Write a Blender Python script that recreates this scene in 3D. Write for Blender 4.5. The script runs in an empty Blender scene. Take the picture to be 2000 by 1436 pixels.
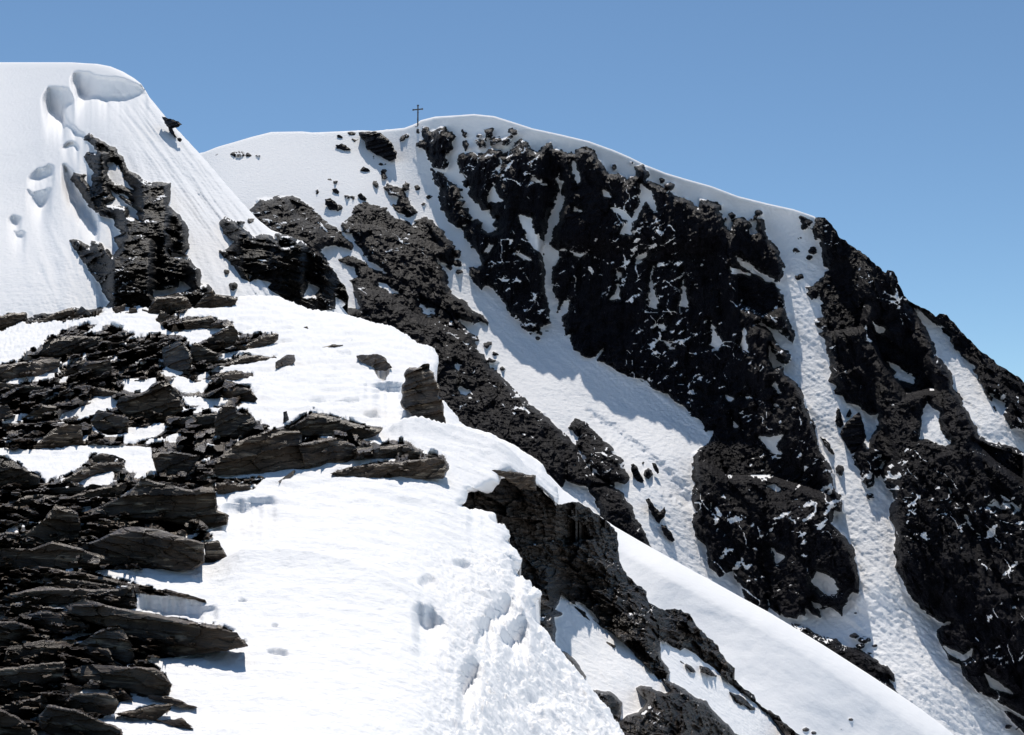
import bpy, math, random
import numpy as np
from mathutils import Vector
C = bpy.context.scene

# ------------------------------------------------------------ camera / light
PX, PY, F = 2000.0, 1436.0, 2414.0
PITCH = math.radians(7.0)
cam = bpy.data.cameras.new('camera')
cam.sensor_width = 36.0
cam.lens = 36.0 * F / PX
cam.clip_start = 0.1
cam.clip_end = 20000
camo = bpy.data.objects.new('camera', cam)
camo.rotation_euler = (math.pi / 2 + PITCH, 0, 0)
C.collection.objects.link(camo)
C.camera = camo

SUN_EL, SUN_AZ = math.radians(59), math.radians(-6)   # azimuth from +Y, positive = right
w = bpy.data.worlds.new('World'); C.world = w; w.use_nodes = True
nt = w.node_tree; nt.nodes.clear()
sky = nt.nodes.new('ShaderNodeTexSky'); sky.sky_type = 'NISHITA'; sky.sun_disc = False
sky.sun_elevation = SUN_EL; sky.sun_rotation = SUN_AZ
sky.altitude = 2000; sky.air_density = 1.0; sky.dust_density = 0.0; sky.ozone_density = 3.0
bg = nt.nodes.new('ShaderNodeBackground'); bg.inputs[1].default_value = 0.12
wo = nt.nodes.new('ShaderNodeOutputWorld')
tint = nt.nodes.new('ShaderNodeMixRGB'); tint.blend_type = 'MULTIPLY'; tint.inputs[0].default_value = 1; tint.inputs[2].default_value = (0.85, 0.935, 0.90, 1)
nt.links.new(sky.outputs[0], tint.inputs[1]); nt.links.new(tint.outputs[0], bg.inputs[0]); nt.links.new(bg.outputs[0], wo.inputs[0])
sl = bpy.data.lights.new('sun', 'SUN'); sl.energy = 4.4; sl.angle = math.radians(0.53); sl.color = (1, 0.935, 0.85)
so = bpy.data.objects.new('sun', sl); C.collection.objects.link(so)
sd = Vector((math.sin(SUN_AZ) * math.cos(SUN_EL), math.cos(SUN_AZ) * math.cos(SUN_EL), math.sin(SUN_EL)))
so.rotation_euler = sd.to_track_quat('Z', 'Y').to_euler()
C.view_settings.view_transform = 'Standard'; C.view_settings.look = 'None'
C.view_settings.exposure = 0.0; C.view_settings.gamma = 1.0

# ------------------------------------------------------------ maths helpers
CP, SP = math.cos(PITCH), math.sin(PITCH)
def at(u, v, Y):
    """photograph direction (u, v) at forward distance Y -> world point"""
    cx = (u - 1000.0) / F; cy = (718.0 - v) / F
    dy = CP - cy * SP
    return np.stack([cx / dy * Y, Y + 0 * cx, (SP + cy * CP) / dy * Y], -1)

rs = np.random.RandomState(7)
PERM = rs.permutation(4096).astype(np.int64)
GR = rs.normal(size=(4096, 3)); GR /= np.linalg.norm(GR, axis=1)[:, None]; GR = GR.astype(np.float32)
def perlin(x, y, z, seed=0):
    x = x + seed * 17.31; y = y + seed * 5.77; z = z - seed * 9.13
    xi = np.floor(x).astype(np.int64); yi = np.floor(y).astype(np.int64); zi = np.floor(z).astype(np.int64)
    fx = (x - xi).astype(np.float32); fy = (y - yi).astype(np.float32); fz = (z - zi).astype(np.float32)
    ux = fx * fx * fx * (fx * (fx * 6 - 15) + 10); uy = fy * fy * fy * (fy * (fy * 6 - 15) + 10); uz = fz * fz * fz * (fz * (fz * 6 - 15) + 10)
    out = 0
    for dx in (0, 1):
        px = PERM[(xi + dx) & 4095]; wx = ux if dx else 1 - ux
        for dy in (0, 1):
            py = PERM[(px + yi + dy) & 4095]; wy = uy if dy else 1 - uy
            for dz in (0, 1):
                g = GR[PERM[(py + zi + dz) & 4095]]
                wz = uz if dz else 1 - uz
                out = out + wx * wy * wz * (g[..., 0] * (fx - dx) + g[..., 1] * (fy - dy) + g[..., 2] * (fz - dz))
    return out * 1.6
def fbm(x, y, z, o=4, seed=0, gain=0.5, ridged=False):
    s = 0; a = 1.0; t = 0
    for i in range(o):
        n = perlin(x * 2 ** i, y * 2 ** i, z * 2 ** i, seed + i * 3)
        if ridged: n = 1 - 2 * np.abs(n)
        s = s + a * n; t += a; a *= gain
    return s / t
def smooth(a, b, x):
    t = np.clip((x - a) / (b - a), 0, 1); return t * t * (3 - 2 * t)
def cells(a, b, seed=0):
    """faceted blocks: per-cell random tilt planes; returns a height in about -0.5..0.5"""
    ai = np.floor(a).astype(np.int64); bi = np.floor(b).astype(np.int64)
    best = np.full(a.shape, 9.0); h = np.zeros(a.shape)
    for i in (-1, 0, 1):
        for j in (-1, 0, 1):
            k = PERM[(PERM[(ai + i + seed * 13) & 4095] + bi + j) & 4095]
            g = GR[k]
            ca = ai + i + 0.5 + 0.45 * g[..., 0]; cb = bi + j + 0.5 + 0.45 * g[..., 1]
            d = (a - ca) ** 2 + (b - cb) ** 2
            hh = 0.45 * g[..., 2] + 0.5 * g[..., 0] * (b - cb) + 0.5 * g[..., 1] * (a - ca)
            m = d < best
            best = np.where(m, d, best); h = np.where(m, hh, h)
    return h

def cell_seed(a, b, seed=0):
    """nearest jittered cell: its centre and a random number"""
    ai = np.floor(a).astype(np.int64); bi = np.floor(b).astype(np.int64)
    best = np.full(a.shape, 9.0); A = np.zeros(a.shape); B = np.zeros(a.shape); H = np.zeros(a.shape); G = np.zeros(a.shape)
    for i in (-1, 0, 1):
        for j in (-1, 0, 1):
            g = GR[PERM[(PERM[(ai + i + seed * 13) & 4095] + bi + j) & 4095]]
            ca = ai + i + 0.5 + 0.5 * g[..., 0]; cb = bi + j + 0.5 + 0.5 * g[..., 1]
            d = (a - ca) ** 2 + (b - cb) ** 2; m = d < best
            best = np.where(m, d, best); A = np.where(m, ca, A); B = np.where(m, cb, B); H = np.where(m, g[..., 2], H); G = np.where(m, g[..., 0], G)
    return A, B, H, G
def headbody(f, rate, cap, decay=0.8, edge=18, blur=15):
    """how far a crag stands out of its slope: grows from its foot to its head"""
    body = np.zeros_like(f)
    for i in range(len(f) - 2, -1, -1):
        body[i] = np.where(f[i] > 0, np.minimum(body[i + 1] + rate, cap), body[i + 1] * decay)
    for ax, w in ((1, blur), (0, 7)):
        kr = np.hanning(w + 2)[1:-1]; kr /= kr.sum()
        body = np.apply_along_axis(lambda q: np.convolve(q, kr, 'same'), ax, body)
    return body * smooth(-2, edge, f)

class Depth:
    """thin plate through (u, v, distance) control points, on 1/distance"""
    def __init__(s, pts):
        p = np.array(pts, float); s.p = p[:, :2] / 1000.0; w = 1.0 / p[:, 2]
        n = len(p); K = s.k(s.p, s.p) + np.eye(n) * 2e-4
        A = np.zeros((n + 3, n + 3)); A[:n, :n] = K; A[:n, n] = 1; A[:n, n + 1:] = s.p
        A[n, :n] = 1; A[n + 1:, :n] = s.p.T
        s.c = np.linalg.solve(A, np.concatenate([w, [0, 0, 0]])); s.lim = (p[:, 2].min() * 0.75, p[:, 2].max() * 1.4)
    def k(s, a, b):
        d = ((a[:, None] - b[None]) ** 2).sum(-1)
        return 0.5 * d * np.log(d + 1e-12)
    def __call__(s, u, v):
        u = np.asarray(u, float); sh = u.shape
        q = np.stack([u.ravel(), np.asarray(v, float).ravel()], -1) / 1000.0
        o = s.c[-3] + q @ s.c[-2:]
        for i, pt in enumerate(s.p):
            d = (q[:, 0] - pt[0]) ** 2 + (q[:, 1] - pt[1]) ** 2
            o += s.c[i] * 0.5 * d * np.log(d + 1e-12)
        o = np.clip(o, 1 / s.lim[1], 1 / s.lim[0])
        return (1 / o).reshape(sh)

def chain(pts, rough=0.0, seed=1, closed=True, seg=4.0, wl=14.0):
    """densify an outline and roughen it; a third value on a point = roughness of the following edge"""
    out = []; n = len(pts)
    for i in range(n if closed else n - 1):
        a = pts[i]; b = pts[(i + 1) % n]
        r = a[2] if len(a) > 2 else rough
        d = math.hypot(b[0] - a[0], b[1] - a[1]); k = max(1, int(d / seg))
        nx, ny = (b[1] - a[1]) / (d + 1e-9), -(b[0] - a[0]) / (d + 1e-9)
        for j in range(k):
            t = j / k; x = a[0] + (b[0] - a[0]) * t; y = a[1] + (b[1] - a[1]) * t
            out.append((x, y, nx * r, ny * r))
    o = np.array(out)
    if np.abs(o[:, 2:]).max() > 0:
        nn = fbm(o[:, 0] / wl, o[:, 1] / wl, 0 * o[:, 0] + seed, 3, seed, 0.65) * 1.4
        o[:, 0] += o[:, 2] * nn; o[:, 1] += o[:, 3] * nn
    return o[:, :2]

def inside(poly, us, vs):
    m = np.zeros((len(vs), len(us)), bool)
    for (x0, y0), (x1, y1) in zip(poly, np.roll(poly, -1, 0)):
        if y0 == y1: continue
        lo, hi = min(y0, y1), max(y0, y1)
        r0, r1 = np.searchsorted(vs, lo), np.searchsorted(vs, hi)
        if r1 <= r0: continue
        xc = x0 + (vs[r0:r1] - y0) / (y1 - y0) * (x1 - x0)
        m[r0:r1] ^= us[None, :] > xc[:, None]
    return m
def sdf(poly, us, vs, R):
    """signed distance (px), + inside, clipped to R"""
    D = np.full((len(vs), len(us)), R, float)
    for (x0, y0), (x1, y1) in zip(poly, np.roll(poly, -1, 0)):
        c0, c1 = np.searchsorted(us, min(x0, x1) - R), np.searchsorted(us, max(x0, x1) + R)
        r0, r1 = np.searchsorted(vs, min(y0, y1) - R), np.searchsorted(vs, max(y0, y1) + R)
        if c1 <= c0 or r1 <= r0: continue
        U = us[None, c0:c1]; V = vs[r0:r1, None]
        dx, dy = x1 - x0, y1 - y0; L = dx * dx + dy * dy + 1e-12
        t = np.clip(((U - x0) * dx + (V - y0) * dy) / L, 0, 1)
        d = np.sqrt((U - x0 - t * dx) ** 2 + (V - y0 - t * dy) ** 2)
        D[r0:r1, c0:c1] = np.minimum(D[r0:r1, c0:c1], d)
    return np.where(inside(poly, us, vs), D, -D)
def field(rocks, snows, us, vs, R, base=None):
    """combined rock field: union of rock outlines minus snow outlines"""
    f = np.full((len(vs), len(us)), -R, float) if base is None else np.full((len(vs), len(us)), base, float)
    def each(plist, fn):
        for p in plist:
            p = np.array([q[:2] for q in p], float)
            c0, c1 = np.searchsorted(us, p[:, 0].min() - R), np.searchsorted(us, p[:, 0].max() + R)
            r0, r1 = np.searchsorted(vs, p[:, 1].min() - R), np.searchsorted(vs, p[:, 1].max() + R)
            if c1 - c0 < 2 or r1 - r0 < 2: continue
            s = sdf(p, us[c0:c1], vs[r0:r1], R)
            f[r0:r1, c0:c1] = fn(f[r0:r1, c0:c1], s)
    each(rocks, np.maximum); each(snows, lambda a, b: np.minimum(a, -b))
    return f
def ell(u, v, a, b, n=9, seed=0):
    r = random.Random(int(u * 7 + v * 3 + seed)); o = []
    for i in range(n):
        t = 2 * math.pi * i / n; k = r.uniform(0.7, 1.2)
        o.append((u + a * k * math.cos(t), v + b * k * math.sin(t)))
    return o

def mesh_from(name, V, faces, mats, attrs=None, smooth_flag=True, fmat=None):
    me = bpy.data.meshes.new(name)
    me.vertices.add(len(V)); me.vertices.foreach_set('co', np.ascontiguousarray(V, np.float32).ravel())
    n = len(faces)
    me.loops.add(n * 4); me.loops.foreach_set('vertex_index', np.ascontiguousarray(faces, np.int32).ravel())
    me.polygons.add(n); me.polygons.foreach_set('loop_start', np.arange(0, n * 4, 4, dtype=np.int32))
    me.update(calc_edges=True)
    me.validate()
    fl = np.full(len(me.polygons), bool(smooth_flag), bool)
    if smooth_flag == 'snow' and attrs and 'rock' in attrs and len(me.polygons) == n:      # broken rock is faceted, snow is soft
        fl = attrs['rock'][faces].mean(1) < 0.6
    me.polygons.foreach_set('use_smooth', fl)
    for m in mats: me.materials.append(m)
    for k, a in (attrs or {}).items():
        at_ = me.attributes.new(k, 'FLOAT', 'POINT'); at_.data.foreach_set('value', np.ascontiguousarray(a, np.float32))
    return me

def sheet(name, outline, step, surf, mats, back=(3, 10, 30), drop=(0.5, 5, 25), tuck=1.0, smooth_flag='snow', cap=False):
    """a solid shell inside an outline: surf(U, V, D, us, vs) -> (points, attributes); the rim folds back and down"""
    P = np.asarray(outline)
    us = np.arange(P[:, 0].min() - step, P[:, 0].max() + 2 * step, step)
    vs = np.arange(P[:, 1].min() - step, P[:, 1].max() + 2 * step, step)
    ins = inside(P, us, vs)
    R = 46.0 if step > 1.5 else 30.0
    D = np.abs(sdf(P, us, vs, R))
    # also keep points just outside, so that the rim can be snapped onto the outline
    keep = ins | (D < step * 0.5)
    cell = keep[:-1, :-1] & keep[1:, :-1] & keep[:-1, 1:] & keep[1:, 1:]
    H, Wd = keep.shape
    used = np.zeros_like(keep)
    used[:-1, :-1] |= cell; used[1:, :-1] |= cell; used[:-1, 1:] |= cell; used[1:, 1:] |= cell
    full = np.zeros_like(keep)
    cc = np.zeros((H + 1, Wd + 1), bool); cc[1:H, 1:Wd] = cell
    full = cc[:-1, :-1] & cc[1:, :-1] & cc[:-1, 1:] & cc[1:, 1:]
    rim = used & ~full
    U, V = np.meshgrid(us, vs)
    ri = np.argwhere(rim)
    # snap the rim
    seg0 = P; seg1 = np.roll(P, -1, 0)
    for k in range(0, len(ri), 2000):
        r = ri[k:k + 2000]; x = U[r[:, 0], r[:, 1]][:, None]; y = V[r[:, 0], r[:, 1]][:, None]
        dx = (seg1 - seg0)[:, 0][None]; dy = (seg1 - seg0)[:, 1][None]
        t = np.clip(((x - seg0[:, 0]) * dx + (y - seg0[:, 1]) * dy) / (dx * dx + dy * dy + 1e-12), 0, 1)
        qx = seg0[:, 0] + t * dx; qy = seg0[:, 1] + t * dy
        d = (qx - x) ** 2 + (qy - y) ** 2; b = d.argmin(1); a = np.arange(len(r))
        U[r[:, 0], r[:, 1]] = qx[a, b]; V[r[:, 0], r[:, 1]] = qy[a, b]
    D = np.where(rim, 0, np.where(ins, D, 0))
    pts, attrs = surf(U, V, D, us, vs)
    idx = -np.ones(keep.shape, np.int64); idx[used] = np.arange(used.sum())
    VV = pts[used]; A = {k: a[used] for k, a in attrs.items()}
    r, c = np.nonzero(cell)
    f = np.stack([idx[r, c], idx[r + 1, c], idx[r + 1, c + 1], idx[r, c + 1]], 1)
    # rim edges
    e = np.concatenate([f[:, [0, 1]], f[:, [1, 2]], f[:, [2, 3]], f[:, [3, 0]]])
    key = np.sort(e, 1); kk = key[:, 0] * (len(VV) + 1) + key[:, 1]
    uq, inv, cnt = np.unique(kk, return_inverse=True, return_counts=True)
    be = e[cnt[inv] == 1]
    bv = np.unique(be); loc = -np.ones(len(VV), np.int64); loc[bv] = np.arange(len(bv))
    # inward direction in the picture plane at each rim point
    uv = np.stack([U[used], V[used]], -1)
    cen = uv[f].mean(1)
    acc = np.zeros((len(VV), 2)); num = np.zeros(len(VV))
    for k in range(4):
        np.add.at(acc, f[:, k], cen); np.add.at(num, f[:, k], 1)
    inw = acc[bv] / num[bv][:, None] - uv[bv]; inw /= (np.linalg.norm(inw, axis=1) + 1e-6)[:, None]
    la_, lb_ = loc[be[:, 0]], loc[be[:, 1]]
    for _ in range(10):                      # follow the outline, not the grid steps
        q = inw.copy(); np.add.at(q, la_, inw[lb_]); np.add.at(q, lb_, inw[la_])
        inw = q / (np.linalg.norm(q, axis=1) + 1e-6)[:, None]
    Yb = VV[bv][:, 1]
    faces = [f]; verts = [VV]; base = be.copy(); off = len(VV); ex = {k: [a] for k, a in A.items()}
    last = base
    dn = np.clip(inw[:, 1], 0, 1) ** 0.7
    for k, (bk, dk) in enumerate(zip(back, drop)):
        q = uv[bv] + inw * tuck * (k + 1)
        p = at(q[:, 0], q[:, 1], Yb + bk); p[:, 2] -= dk * dn
        p += (VV[bv] - at(uv[bv][:, 0], uv[bv][:, 1], Yb))      # keep vertical displacement
        verts.append(p)
        nb = off + loc[be]
        faces.append(np.stack([last[:, 1], last[:, 0], nb[:, 0], nb[:, 1]], 1))
        last = nb; off += len(bv)
        for kk_ in ex: ex[kk_].append(A[kk_][bv])
    if cap:
        p = verts[-1].mean(0, keepdims=True); verts.append(p)
        for kk_ in ex: ex[kk_].append(np.array([A[kk_].mean()]))
        faces.append(np.stack([last[:, 1], last[:, 0], np.full(len(last), off), np.full(len(last), off)], 1)[:0])
        tri = np.stack([last[:, 1], last[:, 0], np.full(len(last), off)], 1)
    V_ = np.concatenate(verts); F_ = np.concatenate(faces)
    me = mesh_from(name, V_, F_, mats, {k: np.concatenate(v) for k, v in ex.items()}, smooth_flag)
    o = bpy.data.objects.new(name, me); C.collection.objects.link(o)
    return o

def normals(P):
    du = np.gradient(P, axis=1); dv = np.gradient(P, axis=0)
    n = np.cross(dv, du); n /= np.linalg.norm(n, axis=-1)[..., None] + 1e-12
    return np.where(n[..., 1:2] > 0, -n, n)

# ------------------------------------------------------------ materials
def new_mat(name):
    m = bpy.data.materials.new(name); m.use_nodes = True
    n = m.node_tree; b = n.nodes['Principled BSDF']; return m, n, b
def N(n, t, **kw):
    x = n.nodes.new(t)
    for k, v in kw.items():
        if k in x.inputs.keys(): x.inputs[k].default_value = v
        else: setattr(x, k, v)
    return x
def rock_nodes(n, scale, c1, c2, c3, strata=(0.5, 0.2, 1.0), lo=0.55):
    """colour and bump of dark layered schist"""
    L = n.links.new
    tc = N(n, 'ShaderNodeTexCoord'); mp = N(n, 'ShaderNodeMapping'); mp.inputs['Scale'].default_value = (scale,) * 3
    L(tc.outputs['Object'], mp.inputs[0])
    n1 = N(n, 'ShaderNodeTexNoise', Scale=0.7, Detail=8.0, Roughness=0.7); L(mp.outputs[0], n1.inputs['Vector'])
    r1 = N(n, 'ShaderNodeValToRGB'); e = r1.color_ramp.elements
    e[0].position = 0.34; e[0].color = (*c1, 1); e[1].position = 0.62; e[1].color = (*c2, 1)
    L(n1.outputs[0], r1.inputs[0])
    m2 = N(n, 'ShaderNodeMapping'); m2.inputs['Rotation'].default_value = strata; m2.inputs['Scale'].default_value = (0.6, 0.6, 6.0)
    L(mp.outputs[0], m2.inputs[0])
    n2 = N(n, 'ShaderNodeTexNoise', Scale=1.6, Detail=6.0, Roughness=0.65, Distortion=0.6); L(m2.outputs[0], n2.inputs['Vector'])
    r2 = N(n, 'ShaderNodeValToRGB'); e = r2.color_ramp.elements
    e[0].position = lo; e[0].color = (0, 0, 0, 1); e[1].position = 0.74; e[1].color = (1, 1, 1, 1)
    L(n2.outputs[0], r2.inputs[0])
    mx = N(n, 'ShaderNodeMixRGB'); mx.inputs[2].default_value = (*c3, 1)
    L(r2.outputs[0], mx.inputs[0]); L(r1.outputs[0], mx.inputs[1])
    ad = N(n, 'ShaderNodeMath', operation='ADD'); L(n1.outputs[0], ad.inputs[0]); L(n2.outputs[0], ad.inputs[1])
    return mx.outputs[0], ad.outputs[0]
def rock_mat(name, scale, c1, c2, c3, rough=0.55, bump=0.5, dist=0.05, spec=0.5):
    m, n, b = new_mat(name); L = n.links.new
    col, h = rock_nodes(n, scale, c1, c2, c3)
    L(col, b.inputs['Base Color']); b.inputs['Roughness'].default_value = rough
    b.inputs['Specular IOR Level'].default_value = spec
    bp = N(n, 'ShaderNodeBump', Strength=bump, Distance=dist); L(h, bp.inputs['Height']); L(bp.outputs[0], b.inputs['Normal'])
    return m
def ground_mat(name, scale, c1, c2, c3, snow_scale, snow_bump, rough=0.32, rdist=0.05, sdist=0.02, edge=1.2, aniso=(1, 1, 1), spec=0.12):
    """snow where the rock attribute is negative, schist where it is positive"""
    m, n, b = new_mat(name); L = n.links.new
    col, h = rock_nodes(n, scale, c1, c2, c3, lo=0.55 if c3[0] > 0.12 else 0.64)
    a = N(n, 'ShaderNodeAttribute', attribute_name='rock')
    tc = N(n, 'ShaderNodeTexCoord')
    ne = N(n, 'ShaderNodeTexNoise', Scale=snow_scale * 1.3, Detail=5.0, Roughness=0.7); L(tc.outputs['Object'], ne.inputs['Vector'])
    s = N(n, 'ShaderNodeMath', operation='MULTIPLY_ADD'); s.inputs[1].default_value = edge * 2; L(ne.outputs[0], s.inputs[0])
    s2 = N(n, 'ShaderNodeMath', operation='SUBTRACT'); s2.inputs[1].default_value = edge; L(a.outputs['Fac'], s.inputs[2]); L(s.outputs[0], s2.inputs[0])
    ms = N(n, 'ShaderNodeMapRange'); ms.inputs['From Min'].default_value = -0.25; ms.inputs['From Max'].default_value = 0.25
    L(s2.outputs[0], ms.inputs['Value'])
    mx = N(n, 'ShaderNodeMixRGB'); mx.inputs[1].default_value = (0.885, 0.885, 0.89, 1)
    L(ms.outputs[0], mx.inputs[0]); L(col, mx.inputs[2]); L(mx.outputs[0], b.inputs['Base Color'])
    mp = N(n, 'ShaderNodeMapping'); mp.inputs['Scale'].default_value = aniso; L(tc.outputs['Object'], mp.inputs[0])
    sn = N(n, 'ShaderNodeTexNoise', Scale=snow_scale, Detail=7.0, Roughness=0.62); L(mp.outputs[0], sn.inputs['Vector'])
    b1 = N(n, 'ShaderNodeBump', Strength=snow_bump, Distance=sdist); L(sn.outputs[0], b1.inputs['Height'])
    b2 = N(n, 'ShaderNodeBump', Strength=1.0, Distance=rdist); L(h, b2.inputs['Height'])
    mv = N(n, 'ShaderNodeMix', data_type='VECTOR')
    L(ms.outputs[0], mv.inputs[0]); L(b1.outputs[0], mv.inputs[4]); L(b2.outputs[0], mv.inputs[5]); L(mv.outputs[1], b.inputs['Normal'])
    ro = N(n, 'ShaderNodeMapRange'); ro.inputs['To Min'].default_value = 0.75; ro.inputs['To Max'].default_value = rough; L(ms.outputs[0], ro.inputs['Value']); L(ro.outputs[0], b.inputs['Roughness'])
    b.inputs['Specular IOR Level'].default_value = spec
    return m
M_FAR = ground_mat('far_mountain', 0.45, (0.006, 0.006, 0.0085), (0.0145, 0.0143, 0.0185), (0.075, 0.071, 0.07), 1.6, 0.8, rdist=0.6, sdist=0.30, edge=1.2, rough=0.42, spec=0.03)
M_LEFT = ground_mat('buttress', 0.7, (0.003, 0.0027, 0.0025), (0.008, 0.0068, 0.006), (0.035, 0.028, 0.023), 3.0, 0.8, rdist=0.2, sdist=0.10, edge=1.0, rough=0.42, spec=0.05)
M_NEAR = ground_mat('near_ground', 1.6, (0.009, 0.0062, 0.0045), (0.065, 0.046, 0.032), (0.42, 0.34, 0.25), 9.0, 0.9, rdist=0.06, sdist=0.04, edge=1.5)
M_CLIFF = ground_mat('near_cliff', 1.0, (0.007, 0.0055, 0.0045), (0.026, 0.0195, 0.015), (0.13, 0.10, 0.08), 5.0, 0.9, rdist=0.12, sdist=0.06, edge=1.0)
M_SLOPE = ground_mat('smooth_snow', 0.5, (0.03, 0.028, 0.03), (0.06, 0.055, 0.05), (0.08, 0.07, 0.06), 1.6, 0.6, sdist=0.10)
M_SLAB = rock_mat('schist_slab', 1.5, (0.011, 0.0075, 0.0052), (0.095, 0.067, 0.046), (0.44, 0.355, 0.26), bump=1.0, dist=0.07, rough=0.38, spec=0.22)
M_SLAB2 = rock_mat('schist_far', 0.5, (0.006, 0.006, 0.0085), (0.0145, 0.0143, 0.0185), (0.075, 0.071, 0.07), bump=0.8, dist=0.3, rough=0.45, spec=0.04)

def tag(o, label=None, cat=None, group=None, kind=None):
    if label: o['label'] = label
    if cat: o['category'] = cat
    if group: o['group'] = group
    if kind: o['kind'] = kind
    return o
# ------------------------------------------------------------ far mountain
FAR_TOP = [(340,310),(400,297),(425,287),(460,277),(490,268),(530,258),(590,257),(610,259),(660,257),(700,255,1.0),(730,256,1.0),(760,253),(790,250),(806,244),(815,240),(822,235),(850,228),(900,225),(925,223),(965,227),(1000,238),(1040,251),(1100,264),(1150,276),(1200,294),(1230,307),(1260,322),(1300,338),(1340,350),(1390,364),(1440,383),(1500,398),(1550,409),(1594,424,3),(1610,426,3),(1625,440,3),(1640,462,4),(1660,478,4),(1690,500,4),(1715,520,4),(1730,535,2),(1733,527,2),(1745,530,3),(1755,550,3),(1762,570,3),(1775,588,3),(1790,597,3),(1815,607,2.5),(1828,620,2),(1835,612,2.5),(1850,615,3),(1870,640,3),(1890,660,3),(1905,675,3),(1920,690,4),(1950,712,4),(1975,728,3),(1992,738,4),(2010,755,4),(2080,800,3),(2160,850)]
FAR_OUT = FAR_TOP + [(2160,1560),(900,1560),(340,900)]
FAR_Y = [(340,330,268),(420,287,272),(560,258,288),(700,256,292),(770,250,290),(815,240,284),(880,227,276),(950,226,268),(1050,252,258),(1150,278,250),(1200,294,246),(1300,338,238),(1400,366,232),(1500,398,226),(1600,426,220),(1700,508,211),(1790,597,203),(1900,672,196),(2000,745,190),(2150,845,182),
 (420,400,240),(560,390,250),(700,380,258),(760,330,274),(740,290,284),(800,300,278),(830,400,262),(870,480,248),(850,290,274),(880,350,265),(940,330,258),(900,420,256),(960,480,247),
 (1050,400,248),(1050,500,241),(1150,400,241),(1200,500,233),(1300,450,230),(1300,560,223),(1400,480,224),(1450,520,219),(1550,530,213),(1610,520,213),
 (640,540,226),(780,560,226),(900,560,239),(1000,640,230),(1080,640,231),(1200,640,225),(1400,640,214),(1580,640,203),(1700,640,201),
 (800,700,205),(950,720,213),(1100,740,213),(1200,780,209),(1330,790,207),(1450,800,202),(1590,800,189),(1750,800,189),(1830,730,191),(1950,820,178),
 (1000,860,188),(1150,880,190),(1300,900,188),(1380,930,187),(1500,950,186),(1650,960,173),(1800,980,172),(1950,1000,168),
 (1230,1050,168),(1350,1050,174),(1500,1130,171),(1620,1210,160),(1700,1150,158),(1850,1200,158),(2000,1200,156),(1600,1330,148),(1800,1350,145),(2000,1400,147),(2150,1400,146),(1200,1300,148),(900,1100,165)]
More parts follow.
